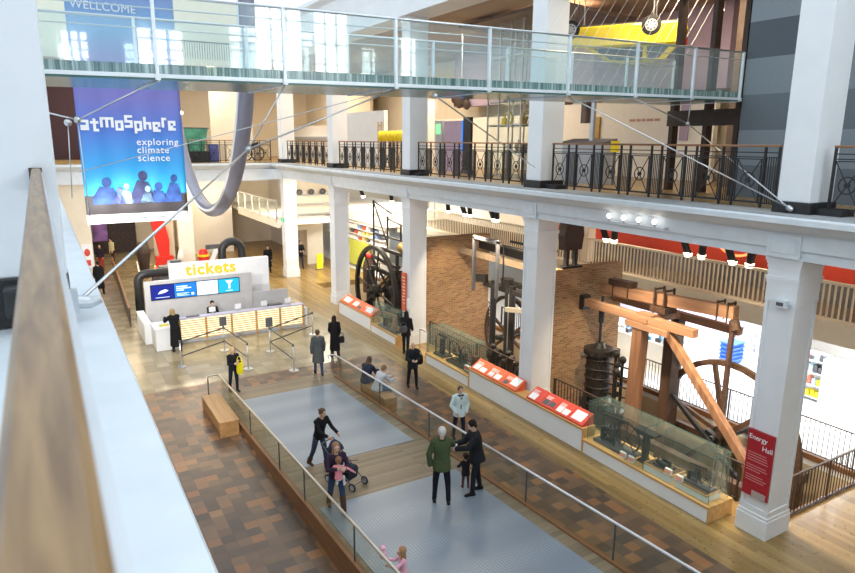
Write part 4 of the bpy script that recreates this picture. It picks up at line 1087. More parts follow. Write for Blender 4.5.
# flywheel at the near end
m = MB(); wheel(m,(15.5,10.1,.15),2.13,'X',.16,.13,0,.2,.05); m.build('flywheel_rim', M['rust'], t)
m = MB(); c = Vector((15.5,10.1,.15))
for k in range(6):
    a = R(15+60*k); v = Vector((0,math.cos(a),math.sin(a))); m.beam(c+v*.1,c+v*2.0,.09,.13)
m.build('spokes', M['darktimber'], t)
m = MB(); m.cyl((14.9,10.1,.15),(16.6,10.1,.15),.11,14); m.cyl((15.36,10.1,.15),(15.64,10.1,.15),.3,18); m.build('shaft', M['iron'], t)
m = MB(); m.cyl((15.1,9.95,3.55),(15.1,9.85,3.3),.13,12); m.beam((15.1,9.95,3.6),(15.1,9.98,.1),.11,.11); m.build('connecting_rod', M['rust'], t)
MB().beam((15.1,9.95,.08),(15.1,10.4,.2),.16,.3).build('crank', M['iron'], t)
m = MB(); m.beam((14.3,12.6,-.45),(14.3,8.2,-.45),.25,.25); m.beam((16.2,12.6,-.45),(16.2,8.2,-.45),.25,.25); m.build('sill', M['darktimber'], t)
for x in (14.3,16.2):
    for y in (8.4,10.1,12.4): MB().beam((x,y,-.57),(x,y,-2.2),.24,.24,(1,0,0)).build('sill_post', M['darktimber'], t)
m = MB(); m.beam((15.2,12.0,1.1),(14.6,9.0,-.4),.1,.12); m.build('iron_brace', M['black'], t)
# cylinder and valve gear
y = 14.0; x = 14.55
m = MB(); m.tube([(x,y,-2.2),(x,y,-.2),(x,y,-.18),(x,y,-.02),(x,y,0),(x,y,1.55),(x,y,1.56),(x,y,1.72),(x,y,1.74),(x,y,1.9)],[.42,.42,.5,.5,.38,.38,.48,.48,.2,.12],22); m.build('cylinder', M['iron'], t)
m = MB()
for k in range(5): m.torus((x,y,.2+.3*k),.39,.03,'Z',22,6)
m.build('hoops', M['iron'], t)
MB().tube([(x-.45,y+.35,1.45),(x-.2,y+.2,1.5),(x+.1,y-.1,1.58),(x+.2,y-.5,1.6)],.1,12).build('steam_pipe', paint('pipe_grey', (.20,.18,.16), .4, metal=.5), t, smooth=True)
m = MB(); m.cyl((x,y,1.9),(x,y,3.4),.045,10); m.cyl((x,y,2.55),(x,y,2.95),.09,10); m.build('piston_rod', M['black'], t)
m = MB()
for dx,dy,h in ((.1,-.62,1.7),(.25,-.75,1.5),(-.05,-.8,1.2)):
    m.cyl((x+dx,y+dy,-1.5),(x+dx,y+dy,h),.05,8); m.ell((x+dx,y+dy,h),.12,.12,.13,10,6)
for k in range(5): m.cyl((x-.1,y-.4,.1+.32*k),(x+.2,y-1.15,.05+.32*k),.03,8); m.ell((x+.1,y-.72,.1+.32*k),.1,.1,.1,8,6)
m.cyl((x+.15,y-1.15,-2.),(x+.15,y-1.15,1.8),.03,8); m.cyl((x+.2,y-1.4,-2.),(x+.2,y-1.4,3.),.022,8); m.box(x-.2,x+.4,y-1.0,y-.5,-2.2,-.1)
m.build('valve_gear', M['iron'], t)

# metal rocking engine between the columns
t = thing('metal_beam_engine','tall black metal rocking engine with a grey hoop frame beside the first brick wall','steam engine',(14.5,19,-2.2))
m = MB(); x=14.5
for a in (19.35,18.45,18.2):
    m.cyl((x-.15,a,-2.2),(x-.15,a,2.9),.12,14)
m.build('frame_column', M['black'], t, smooth=False)
MB().tube([(14.3,18.3,-2.2),(14.3,18.3,2.7)],.05,10).build('steel_column', M['steel'], t)
MB().beam((14.6,22.1,3.66),(14.6,17.2,3.66),.2,.22).build('support_beam', paint('brown_grey_beam', (.20,.15,.11), .5, var=.2), t)
m = MB(); m.beam((15.3,21.6,3.9),(15.3,17.3,3.8),.2,.3); m.beam((15.2,19.5,4.3),(15.2,16.9,4.3),.08,.08); m.cyl((14.2,17.4,2.8),(14.2,17.4,4.35),.03,8); m.cyl((14.2,18.6,3.0),(14.2,18.6,4.35),.03,8); m.beam((14.2,18.7,4.35),(14.2,16.9,4.35),.04,.05)
m.build('rocking_beam', M['black'], t)
m = MB(); m.box(14.25,14.55,17.0,19.9,2.6,2.78); m.box(15.1,15.3,17.0,19.9,2.6,2.78); m.beam((14.2,20.3,2.85),(14.2,19.6,2.95),.12,.3); m.cyl((14.4,18.6,2.8),(14.4,18.6,3.1),.25,16); m.cyl((14.6,17.6,2.8),(14.6,17.6,3.3),.18,16); m.build('platform', M['iron'], t)
m = MB(); m.beam((14.0,18.1,2.1),(14.0,16.9,2.3),.12,.16); m.build('rest', paint('pale_iron', (.35,.31,.26), .5), t)
# the grey hoop
m = MB()
for a in (19.42,18.0): m.box(13.42,13.52,a-.05,a+.05,2.6,4.62)
m.box(13.42,13.52,17.95,19.47,4.54,4.66); m.build('hoop', M['hoopgrey'], t)
m = MB(); wheel(m,(14.9,19.0,.75),1.55,'X',.13,.14,0,.16,.05); m.build('flywheel_rim', M['rust'], t)
m = MB(); c = Vector((14.9,19.0,.75))
for k in range(6):
    a = R(25+60*k); v = Vector((0,math.cos(a),math.sin(a))); m.beam(c+v*.1,c+v*1.45,.08,.1)
m.build('spokes', M['rust'], t)
m = MB(); m.cyl((14.3,19.0,.75),(15.6,19.0,.75),.1,12); m.cyl((14.75,19,.75),(15.05,19,.75),.22,14); m.cyl((14.3,19.3,.05),(14.3,18.9,.05),.28,16); m.build('shaft', M['iron'], t)
m = MB()
for k in range(9): m.cyl((14.0+.1*(k%3),17.3+.22*k,-2.0),(14.1,17.2+.24*k,.1+.13*(k%4)),.05,8); m.ell((14.05,17.25+.23*k,.1+.13*(k%4)),.13,.13,.12,8,6)
m.box(13.8,15.2,17.0,19.6,-2.2,-.4); m.build('works', M['iron'], t)
m = MB(); 
for k in range(10): m.ell((14.8,20.1,1.3+.14*k),.07,.07,.07,8,6)
m.build('governor_chain', M['paper'], t, smooth=True)
# far engine with the big black flywheel
t = thing('black_flywheel_engine','far engine with a big black flywheel and thin iron frames','steam engine',(14.2,28,-2.2))
m = MB(); m.ringband((13.75,28.3,.75),2.08,2.25,'X',.2,56); m.build('flywheel_rim', M['black'], t)
m = MB(); c = Vector((13.75,28.3,.75))
for k in range(8):
    a = R(10+45*k); v = Vector((0,math.cos(a),math.sin(a))); m.beam(c+v*.1,c+v*2.1,.07,.07)
m.build('spokes', M['black'], t)
m = MB(); m.cyl((13.3,28.3,.75),(15.4,28.3,.75),.14,12); m.cyl((13.55,28.3,.75),(13.95,28.3,.75),.34,16); m.build('shaft', M['iron'], t)
m = MB()
for a in (27.6,26.8,26.0,25.3): m.cyl((14.6,a,-2.2),(14.6,a,2.7),.09,10); m.cyl((14.6,a,-.5),(14.6,a-.8,2.6),.05,8)
m.beam((14.6,25.0,2.66),(14.6,29.4,2.66),.16,.16); m.beam((14.2,25.2,1.6),(14.2,29.6,1.7),.12,.2); m.cyl((14.3,27.0,-.6),(14.3,27.0,2.0),.3,16); m.cyl((14.1,29.6,-.6),(14.1,29.6,1.6),.22,14); m.beam((14.0,29.2,2.3),(14.0,26.2,.2),.08,.1); m.beam((14.0,26.2,2.3),(14.0,28.6,.4),.07,.09); m.box(14.2,15.6,25.0,30.0,-2.2,-.6); m.cyl((15,29.0,-1),(15,29.0,1.3),.4,16); m.build('frame', M['iron'], t)
m = MB()
for (a,z0,z1) in ((30.6,2.75,5.0),(29.0,2.75,4.3),(27.6,2.75,4.0),(26.4,2.75,3.9)): m.cyl((14.8,a,-1.0 if a==30.6 else z0-.1),(14.8,a,z1),.05,8)
m.beam((14.8,30.6,4.95),(14.8,28.6,4.5),.06,.06); m.beam((14.8,30.6,3.3),(14.8,26.3,3.25),.08,.08); m.beam((14.8,29.0,4.2),(14.8,26.4,3.9),.06,.06); m.beam((14.8,30.6,4.9),(14.8,29.0,2.9),.05,.05)
m.beam((14.4,30.0,2.2),(14.4,27.2,2.0),.1,.16); m.build('upper_gear', M['black'], t)
m = MB(); m.ell((14.7,27.2,3.0),.3,.3,.28,12,8); m.ell((14.7,26.0,3.1),.25,.25,.3,12,8); m.cyl((14.4,28.9,.9),(14.3,28.2,1.3),.16,12); m.build('brass_parts', M['brass'], t, smooth=True)
t = thing('dark_pole','tall thin black pole against the left of the column by the first brick wall','pole',(12.95,23.9,0)); MB().box(12.94,13.02,23.85,23.93,0,5.6).build('shaft', M['black'], t)
t = thing('red_machine','dark machine with red cap standing beyond the flywheel','exhibit',(16.0,33,0)); m=MB(); m.tube([(15.9,33.6,-.6),(15.9,33.6,.9),(15.9,33.6,1.4)],[.35,.35,.2],14); m.build('body', M['rust'], t); MB().ell((15.9,33.6,1.5),.22,.22,.2).build('cap', M['redglow'], t, smooth=True)
# dark exhibit on top of the second brick wall, left end
t = thing('black_machine','dark hooded machine on legs standing on the brick wall top beside the middle column','exhibit',(14.0,15.0,4.18))
m = MB(); m.prism([(-.33+14.0,4.75),(14.33,4.75),(14.40,5.2),(14.3,5.9),(14.1,6.0) if 0 else (14.1,5.78),(13.7,5.78),(13.6,5.2)],'Y',14.8,15.1); m.build('hood', M['brown'], t)
for x in (13.85,14.2): MB().box(x-.05,x+.05,14.88,15.02,4.2,4.76).build('leg', M['black'], t)
MB().box(13.6,14.4,14.8,15.1,4.18,4.24).build('foot', M['black'], t)

# pit railings
def bars(label, a, b, z0=.0, h=1.0, n=None, every=.125):
    a = Vector(a); b = Vector(b); L_ = (b-a).length; n = n or int(L_/every)
    t = thing('bar_railing', label, 'railing', ((a.x+b.x)/2,(a.y+b.y)/2,z0), 0, 'black bar railings around the engine pit')
    up = Vector((0,0,1))
    MB().beam(a+up*(z0+h),b+up*(z0+h),.05,.03).build('handrail', M['brown'], t)
    MB().beam(a+up*(z0+.06),b+up*(z0+.06),.04,.03).build('bottom_rail', M['brown'], t)
    k = 0
    while k < n:
        m = MB()
        for i in range(k,min(k+16,n)):
            p = a+(b-a)*((i+.5)/n); m.box(p.x-.009,p.x+.009,p.y-.009,p.y+.009,z0+.06,z0+h)
        m.build('bar_panel', M['black'], t); k += 16
    for q in (0,.5,1):
        p = a+(b-a)*q; MB().box(p.x-.02,p.x+.02,p.y-.02,p.y+.02,z0,z0+h).build('post', M['brown'], t)
bars('black bar railing right of the nearest column, across the end of the pit', (13.0,7.0,0),(16.72,7.0,0))
bars('long black bar railing along the far side of the pit before the white shop floor', (16.78,7.1,0),(16.78,14.7,0),0,.98)
bars('black bar railing behind the metal rocking engine', (16.78,15.2,0),(16.78,22.0,0),0,.98)
bars('black bar railing behind the black flywheel engine', (16.78,22.6,0),(16.78,34,0),0,.98)
bars('short black railing between the orange panel and the metal rocking engine', (12.9,15.0,0),(12.9,21.6,0),0,.95)
bars('black railing behind the red panel, before the second brick wall', (12.95,11.6,0),(12.95,14.2,0),0,.95)
bars('short black railing between the long showcase and the nearest column', (12.98,7.4,0),(12.98,8.6,0),0,.95)
# ================================================================== UPPER GALLERY EXHIBITS
# hanging car, upside down
t = thing('hanging_car','bright yellow hatchback car hung upside down above the gallery','car',(14.9,13.9,11.6))
ZC = 11.62
fz = lambda z: ZC-z
YR = 11.55
prof = [(0,.35),(.02,.62),(.06,.86),(.30,.92),(2.9,.93),(3.75,.86),(4.28,.70),(4.38,.48),(4.36,.25),(.08,.22)]
cab = [(.10,.90),(.55,1.36),(.95,1.42),(2.05,1.42),(2.35,1.38),(3.1,.92)]
def half(pts, w0, w1, z0, z1):
    return None
m = MB()
rings = []
for (sx,ins) in ((-.78,.06),(-.72,0),(-.3,-.01),(.3,-.01),(.72,0),(.78,.06)):
    rings.append([(14.9+sx, YR+a+(ins if a<2 else -ins), fz(z-(ins if z>.6 else -ins))) for a,z in prof])
m.loft(rings); m.build('body', M['caryellow'], t, smooth=False, bevel=.03)
m = MB(); rings = []
for sx in (-.70,.70): rings.append([(14.9+sx*(1 if z<1 else .84), YR+a, fz(z)) for a,z in cab])
m.loft(rings); m.build('roof', M['caryellow'], t, bevel=.03)
win = paint('car_window', (.10,.12,.14), .12, spec=.7)
for s_ in (-1,1):
    for pts in ([(.42,.95),(.72,1.30),(1.12,1.35),(1.12,.95)],[(1.24,.95),(1.24,1.35),(2.0,1.35),(2.25,1.31),(2.86,.95)]):
        m = MB(); q = []
        for off in (.0,.012): q.append([(14.9+s_*((.70-(z-.9)/.52*.112)+off), YR+a, fz(z)) for a,z in pts])
        m.loft(q); m.build('side_window', win, t)
m = MB(); m.hexa([(14.3,YR+.20,fz(1.0)),(15.5,YR+.20,fz(1.0)),(15.42,YR+.48,fz(1.30)),(14.38,YR+.48,fz(1.30))],[(14.3,YR+.17,fz(1.02)),(15.5,YR+.17,fz(1.02)),(15.42,YR+.45,fz(1.32)),(14.38,YR+.45,fz(1.32))]); m.build('rear_window', win, t)
for s_ in (-1,1):
    for a in (1.02,3.6):
        y = YR+a; x = 14.9+s_*.72; z = fz(.32)
        w = MB().tube([(x-s_*.12,y,z),(x-s_*.11,y,z),(x+s_*.06,y,z),(x+s_*.07,y,z)],[.22,.31,.31,.25],24).build('wheel', M['rubber'], t)
        m = MB(); m.cyl((x+s_*.06,y,z),(x+s_*.085,y,z),.19,18); 
        m.build('hub', M['greyframe'], w)
        m = MB()
        for k in range(8):
            q = 2*PI*k/8; m.cyl((x+s_*.084,y+.13*math.cos(q),z+.13*math.sin(q)),(x+s_*.09,y+.13*math.cos(q),z+.13*math.sin(q)),.03,8)
        m.build('hub_holes', M['darkgrey'], w)
for s_ in (-1,1): MB().box(14.9+s_*.5,14.9+s_*.75,YR-.01,YR+.12,fz(.78),fz(.58)).build('tail_light', M['redglow'], t)
MB().box(14.15,15.65,YR-.06,YR+.1,fz(.50),fz(.32)).build('rear_bumper', M['caryellow'], t, bevel=.02)
m = MB(); m.box(14.25,15.55,YR+.3,YR+4.1,fz(.24),fz(.18)); m.tube([(15.2,YR+.2,fz(.16)),(15.2,YR+3.6,fz(.16))],.04,8); m.build('underside', M['darkgrey'], t)
m = MB()
for a in (1.02,3.6):
    for sx in (-.4,.4): m.cyl((14.9+sx,YR+a,fz(.2)),(14.9+sx,YR+a,12.4),.02,6)
m.build('hanging_rod', M['darkgrey'], t)
for k_ in [k_ for k_ in t.children]: pass
t.location = (15.5,15.25,11.58); t.rotation_euler = (0,0,R(35)); t.scale = (.9,.9,.9)
# glass tower
t = thing('glass_tower','tall glass exhibit tower with orange and brass machine models','showcase',(15.5,19.8,Z1))
m = MB()
for x in (14.9,16.1):
    for y in (18.8,19.5,20.1,20.8): m.box(x-.025,x+.025,y-.025,y+.025,Z1,12.3)
for z in (Z1+.05,8.6,9.6,11): 
    for x in (14.9,16.1): m.box(x-.02,x+.02,18.8,20.8,z-.02,z+.02)
    for y in (18.8,20.8): m.box(14.9,16.1,y-.02,y+.02,z-.02,z+.02)
m.build('frame', M['steel'], t)
MB().box(14.89,14.9,18.8,20.8,Z1,12.3).build('glass_front', M['caseglass'], t)
MB().box(14.9,16.1,18.79,18.8,Z1,12.3).build('glass_side', M['caseglass'], t)
for z in (7.6,8.55,9.4): MB().box(14.95,16.05,18.85,20.75,z,z+.03).build('shelf', M['glassedge'], t)
def model(label, x,y,z,mat,k=0):
    q = thing('machine_model', label, 'model', (x,y,z))
    m = MB(); m.box(x-.2,x+.2,y-.35,y+.35,z,z+.06); 
    if k==0: m.cyl((x,y-.3,z+.2),(x,y+.3,z+.2),.14,14); m.cyl((x,y+.2,z+.2),(x,y+.2,z+.45),.05,8)
    elif k==1: wheel(m,(x,y,z+.28),.25,'X',.04,.06,6,.05,.015); m.box(x-.1,x+.1,y+.1,y+.3,z,z+.3)
    else: m.beam((x,y-.7,z+.12),(x,y+.7,z+.12),.2,.18); m.beam((x,y-.7,z+.22),(x,y-.85,z+.22),.1,.05)
    m.build('model_body', mat, q)
model('orange barrel model on the lower shelf of the glass tower',15.5,19.4,7.63,M['timber']); model('yellow wheel model on the upper shelf of the glass tower',15.5,20.3,8.58,M['yellow'],1)
model('brass wheel model on the middle shelf of the glass tower',15.5,19.2,8.58,M['brass'],1); model('brown boat hull model on the top shelf of the glass tower',15.5,19.8,9.43,M['timber'],2)
t = thing('wooden_hull','long brown wooden hull hanging right of the glass tower','hull',(15.1,17.6,9.4)); MB().box(14.9,15.3,16.6,18.5,9.2,9.7).build('hull_body',M['timber'],t,bevel=.03)
for y in (16.9,18.2): MB().cyl((15.1,y,9.7),(15.1,y,12.4),.012,6).build('hanger',M['steel'],t)
t = thing('yellow_board','tall yellow board right behind the left edge of the middle upper column','panel',(15.5,19.2,Z1)); MB().box(15.45,15.55,18.3,18.62,8.8,12.0).build('panel', M['yellow'], t); MB().cyl((15.5,18.45,Z1),(15.5,18.45,8.8),.03,8).build('stem', M['steel'], t)
t = thing('slatted_board','black slatted board left of the glass tower','panel',(15,22.5,Z1)); MB().box(14.95,15.05,22.0,22.55,Z1,8.95).build('panel', M['black'], t)
MB().box(14.9,15.1,21.95,22.6,Z1,6.85).build('foot', M['darkgrey'], t)
t = thing('info_kiosk','grey information kiosk with a green screen on the gallery','kiosk',(15.5,25.2,Z1)); MB().box(15.4,15.6,24.9,25.5,Z1,8.9).build('body', M['greyframe'], t, bevel=.03); MB().box(15.38,15.4,25.0,25.4,8.3,8.75).build('screen', glow('kiosk_green',(.25,.65,.3),1), t)
t = thing('lilac_board','lilac display panel beside the information kiosk','panel',(15.5,24,Z1)); MB().box(15.4,15.5,23.3,24.7,Z1,8.85).build('panel', M['mauve'], t); MB().box(15.38,15.4,23.1,23.3,Z1+.9,8.85).build('screen', M['scr2'], t)
t = thing('dark_relief','dark leafy relief high on the mauve wall','wall art',(19.25,30,9.7)); m = MB(); random.seed(2)
m.box(19.2,19.3,28.6,29.9,9.8,10.5)
for k in range(14): m.ell((19.2,random.uniform(28.6,29.9),random.uniform(9.8,10.5)),.1,.3,.25,8,5)
m.build('relief', M['brown'], t)
t = thing('grey_console','grey exhibit console behind the balustrade, right of the middle upper column','console',(15.2,15.6,Z1))
MB().box(14.9,15.5,14.75,16.7,Z1,7.95).build('body', M['greyframe'], t, bevel=.02); MB().prism([(14.9,7.95),(15.5,7.95),(15.5,8.12),(14.9,8.0)],'Y',14.75,16.7).build('top', M['darkgrey'], t)
t = thing('grey_post','steel post with a device on it behind the grey console','post',(15.2,15.6,8.0)); MB().cyl((15.3,15.65,8.0),(15.3,15.65,9.6),.09,12).build('pole', M['steel'], t); MB().box(15.15,15.4,15.85,16.05,8.6,9.3).build('device', M['bronze'], t)
t = thing('yellow_box','small yellow box beside the grey console','box',(15.1,14.6,Z1)); MB().box(15.05,15.25,14.42,14.58,7.72,8.05).build('body', M['yellow'], t); MB().cyl((15.15,14.5,Z1),(15.15,14.5,7.72),.04,8).build('stem', M['darkgrey'], t)
t = thing('wall_mark','small dark fitting on the cream wall above the grey console','wall fitting',(19.55,19.9,8.2)); MB().box(19.52,19.6,19.6,19.9,8.0,9.0).build('plate', M['brass'], t)
m = MB(); u = 18.1
for w in (.28,.2,.16,.3,.24): m.box(19.585,19.6,u-w,u,8.78,8.87); u -= w+.06
tag(m.build('wall_lettering', paint('faded_red', (.52,.30,.24), .6)), 'small line of red lettering on the cream wall', 'lettering')
# yellow exhibits before the white partition
for k in range(6):
    y = 27.9+.42*k; q = thing('moulded_chair', ('yellow moulded seat %s' % ('nearest the white column','second from the white column','third from the white column','fourth from the white column','fifth from the white column','farthest from the white column')[k])+' in the gallery row', 'chair', (15,y,Z1), 0, 'yellow moulded seats')
    MB().tube([(15,y,8.0),(15,y,8.06),(15.0,y,8.30),(15,y,8.48)],[.10,.19,.21,.14],10).build('shell', M['yellow'], q, smooth=True)
    MB().cyl((15,y,Z1),(15,y,8.02),.05,8).build('stem', M['darkgrey'], q)
    MB().cyl((15,y,Z1),(15,y,Z1+.04),.16,12).build('foot', M['darkgrey'], q)
t = thing('metal_ladder','thin brass ladder frame left of the yellow seats','ladder',(15.4,31,Z1)); m = MB()
for y in (30.2,30.6): m.cyl((15.1,y,Z1),(15.1,y,8.95),.03,8)
for k in range(6): m.cyl((15.1,30.2,7.1+.33*k),(15.1,30.6,7.1+.33*k),.02,6)
m.build('frame', M['brass'], t)
t = thing('wall_case','tall pale wall case with small dark objects behind the yellow seats','showcase',(17,30,Z1)); MB().box(17,17.2,28.2,29.8,Z1,10.0).build('body', M['warmwhite'], t)
for k in range(5): MB().ell((16.98,29.0,8.3+.33*k),.06,.12,.1,8,6).build('object', M['rust'], t)
t = thing('long_shelf','long green grey shelf on the cream wall of the far gallery corner','shelf',(17,45,8.3)); MB().box(16.6,16.9,40.5,50,8.05,8.25).build('shelf', M['greyframe'], t)
m = MB(); u = 47.5
for w in (.5,.7,.4,.8): m.box(19.18,19.2,u-w,u,9.6,9.75); u -= w+.15
tag(m.build('wall_lettering', M['panelred']), 'faint line of red lettering on the far gallery wall', 'lettering')
sbox('wall_lower_panel', M['warmwhite'], 16.9,17.1,40,50,Z1,9.0)
# far gallery
t = thing('green_exhibit','green painted exhibit cabinet on a black plinth on the far gallery','exhibit',(7.6,39.4,Z1))
MB().box(6.9,8.55,39.1,39.9,Z1,7.35).build('plinth', M['black'], t); m = MB(); m.prism([(6.8,7.35),(8.3,7.35),(8.55,8.6),(6.75,8.6)],'Y',39.2,39.8); m.build('cabinet', M['green'], t); MB().box(6.72,8.6,39.15,39.85,8.6,8.66).build('lid', M['darkgrey'], t)
t = thing('black_cycle','black wheeled machine with a white cover on the far gallery','exhibit',(11.0,39.4,Z1)); m = MB()
wheel(m,(11.4,39.4,7.2),.42,'Y',.06,.08,8,.06,.015); wheel(m,(10.75,39.6,7.2),.42,'Y',.06,.08,8,.06,.015); m.beam((10.7,39.5,7.5),(11.5,39.5,7.8),.15,.2); m.build('frame', M['black'], t); MB().ell((10.45,39.4,7.5),.28,.25,.4,10,8).build('cover', M['paper'], t, smooth=True)
t = thing('blue_bag','blue covered box beside the green exhibit cabinet','box',(8.9,39.4,Z1)); MB().box(8.6,9.1,39.2,39.7,Z1,7.75).build('box', cloth((.12,.13,.35)), t, bevel=.05)
sbox('wall_far_gallery', M['cream'], 9.6,12.2,43.0,43.2,Z1,12.5)
sbox('wall_far_gallery_low', M['warmwhite'], 5.0,9.6,47,47.2,Z1,7.7)
for x,z,l in ((7.35,9.9,'upper'),(7.5,9.55,'lower')):
    q = thing('ceiling_spot', l+' of two bright spot lamps over the green exhibit','lamp',(x,41,z)); MB().cyl((x,41.2,z),(x,40.9,z-.05),.09,12).build('housing', M['paper'], q); MB().ell((x,40.88,z-.05),.09,.04,.09).build('lens', M['lampwhite'], q); MB().cyl((x,41.2,z),(x,41.2,12.5),.02,6).build('stem', M['greyframe'], q)
for x,y,z,l in ((15.0,17.4,11.05,'left of two bright ceiling lamps left of the middle upper column'),(15.4,16.4,11.2,'right of two bright ceiling lamps left of the middle upper column'),(16.4,12.2,11.55,'ceiling lamp in the dark portal right of the hanging car'),(15.8,24.0,10.2,'lone ceiling lamp seen through the middle of the bridge')):
    q = thing('ceiling_spot', l,'lamp',(x,y,z)); MB().cyl((x,y,z+.2),(x,y,z),.08,12).build('housing', M['paper'], q); MB().ell((x,y,z-.02),.08,.08,.06).build('lens', M['lampwhite'], q); MB().cyl((x,y,z+.2),(x,y,12.4),.02,6).build('stem', M['greyframe'], q)
# wavy ceiling panel over the gallery
struct(MB().prism([(14.3,12.2),(17.8,12.0),(17.8,12.1),(14.3,12.3)],'Y',16.5,22.0).build('ceiling_panel', M['bronze']))

# ================================================================== SHOP BELOW
t = thing('basket_stack','stack of blue plastic shopping baskets on the white shop floor','basket stack',(21.5,14.1,0)); 
for k in range(5):
    z = .02+.15*k; m = MB(); m.loft([[(21.5+a*.26,14.1+b*.22,z) for a,b in ((-1,-1),(1,-1),(1,1),(-1,1))],[(21.5+a*.36,14.1+b*.30,z+.22) for a,b in ((-1,-1),(1,-1),(1,1),(-1,1))]]); m.build('basket', M['blue'], t)
t = thing('shop_counter','white shop counter with blue and white goods under the mezzanine','counter',(19.3,15.6,0))
MB().box(18.6,19.5,14.1,19.5,0,.88).build('body', M['white'], t); MB().box(18.55,19.55,14.05,19.55,.88,.93).build('worktop', M['warmwhite'], t)
random.seed(11); blues=[paint('goods_b%d'%i,c,.5) for i,c in enumerate(((.10,.30,.55),(.55,.75,.85),(.85,.85,.82),(.1,.1,.12),(.7,.2,.15)))]
for k in range(22):
    y = random.uniform(14.8,19.3); x = random.uniform(18.65,19.3); h=random.uniform(.06,.22)
    tag(MB().box(x,x+random.uniform(.1,.2),y,y+random.uniform(.1,.25),.93,.93+h).build('boxed_goods', blues[k%4]),'small boxed goods lying on the white shop counter','goods','boxed goods on the shop counter')
def till(x,y,l):
    t = thing('till_screen', l, 'till', (x,y,.93)); MB().cyl((x,y,.93),(x,y,1.12),.04,8).build('stem', M['darkgrey'], t); MB().hexa([(x-.05,y-.24,1.08),(x,y-.24,1.08),(x,y+.24,1.08),(x-.05,y+.24,1.08)],[(x-.2,y-.24,1.42),(x-.15,y-.24,1.42),(x-.15,y+.24,1.42),(x-.2,y+.24,1.42)]).build('screen', M['greyframe'], t)
till(19.0,14.5,'grey till screen at the near end of the shop counter')
t = thing('wall_television','dark television hanging on the lilac shop wall','television',(23.1,16.8,2.0)); MB().box(23.05,23.2,16.3,17.6,1.5,2.3).build('screen', M['screenblack'], t)
t = thing('pegboard','white shop wall board full of small packets','shop display',(22.6,14.0,0)); MB().box(22.6,22.7,13.1,14.95,.2,2.8).build('board', M['white'], t)
random.seed(4); m = MB(); m2 = MB()
for j in range(13):
    for k in range(10):
        if random.random() < .85:
            y = 13.18+.17*k; z=.3+.19*j; (m if random.random()<.6 else m2).box(22.55,22.6,y,y+.11,z,z+.13)
for q,mt in ((m,paint('pale_packets',(.52,.56,.66),.5)),(m2,paint('grey_packets',(.20,.20,.25),.5))): q.build('packets', mt, t)['kind'] = 'stuff'
MB().box(22.4,22.7,13.1,14.95,0,.25).build('base', M['white'], t)
struct(MB().box(22.5,23.25,14.98,15.18,0,2.85).build('trim_shop_pilaster', M['white']))
t = thing('shop_rack','white shop rack of toys and yellow packets right of the nearest column','shop display',(20.6,10.7,0))
m = MB()
for z in (.1,.5,.9,1.3): m.box(20.45,20.9,10.3,11.1,z,z+.03)
m.box(20.9,20.94,10.3,11.1,0,1.5); m.box(20.45,20.94,10.28,10.31,0,1.45); m.build('shelves', M['white'], t)
cols=[M['yellow'],M['lime'],blues[4],blues[1],M['darkgrey']]
for z in (.13,.53,.93,1.33):
    for k in range(5): MB().box(20.5,20.7,10.34+.15*k,10.45+.15*k,z,z+random.uniform(.12,.26)).build('packet', random.choice(cols), t)

# ================================================================== FAR EXHIBITS BEHIND THE DESK
t = thing('black_hoop','thick black pipe hoop standing behind the ticket sign wall, right side','exhibit',(8.0,33,0))
pts = [(7.5,33,0),(7.5,33,2.3)]+[(8.0-.5*math.cos(R(a)),33,2.5+.5*math.sin(R(a))) for a in range(15,166,15)]+[(8.5,33,2.3),(8.5,33,0)]
MB().tube(pts,.20,14).build('pipe', M['black'], t, smooth=True); MB().cyl((8,33,0),(8,33,1.9),.3,14).build('drum', M['rust'], t)
t = thing('black_bent_pipe','thick black bent pipe exhibit left of the ticket sign wall','exhibit',(4,31,0))
pts = [(3.3,31,0),(3.3,31,1.75)]+[(3.65-.35*math.cos(R(a)),31,1.75+.35*math.sin(R(a))) for a in range(20,91,14)]+[(5.2,31.2,2.12)]
MB().tube(pts,.19,14).build('pipe', M['black'], t, smooth=True)
m = MB(); m.box(4.3,4.7,31.3,31.8,0,2.3); m.box(4.85,5.3,31.6,31.9,0,2.5); m.build('cabinet', M['darkgrey'], t)
t = thing('red_fin','tall curved red fin standing among the far exhibits','exhibit',(6,42,0))
MB().prism([(5.85,1.0),(6.4,1.0),(6.45,2.0),(6.25,3.1),(5.9,3.9),(5.5,3.9),(5.5,3.0),(5.7,2.0)],'Y',42,42.3).build('fin', M['redglow'], t); MB().box(5.6,6.6,41.9,42.4,0,1.0).build('base', M['redglow'], t)
t = thing('red_figure','red cylinder exhibit with a white top right of the red fin','exhibit',(7.4,38,0)); MB().tube([(7.6,38,0),(7.6,38,1.5),(7.6,38,1.9)],[.3,.3,.2],14).build('body', M['redglow'], t); MB().cyl((7.6,38,1.5),(7.6,38,1.62),.32,14).build('band', M['yellow'], t)
t = thing('white_robot','white and dark jointed exhibit beside the black hoop','exhibit',(7.9,37,0)); m = MB(); m.beam((7.7,37,1.0),(8.1,37,2.0),.2,.2); m.beam((8.1,37,2.0),(8.6,37,1.3),.15,.15); m.box(7.6,8.5,36.9,37.2,0,1.0); m.build('arm', M['paper'], t); MB().box(7.6,8.8,37.2,37.3,2.0,2.25).build('header', M['darkgrey'], t)
t = thing('dark_bust','dark brown rounded exhibit with red trim in the far exhibit area','exhibit',(4.8,41,0)); MB().tube([(4.8,41,0),(4.8,41,.9),(4.8,41,1.5),(4.8,41,2.1)],[.2,.30,.42,.25],14).build('body', M['brown'], t, smooth=True); MB().torus((4.8,41,1.5),.43,.03,'Z',20,6).build('band', M['rust'], t)
random.seed(9)
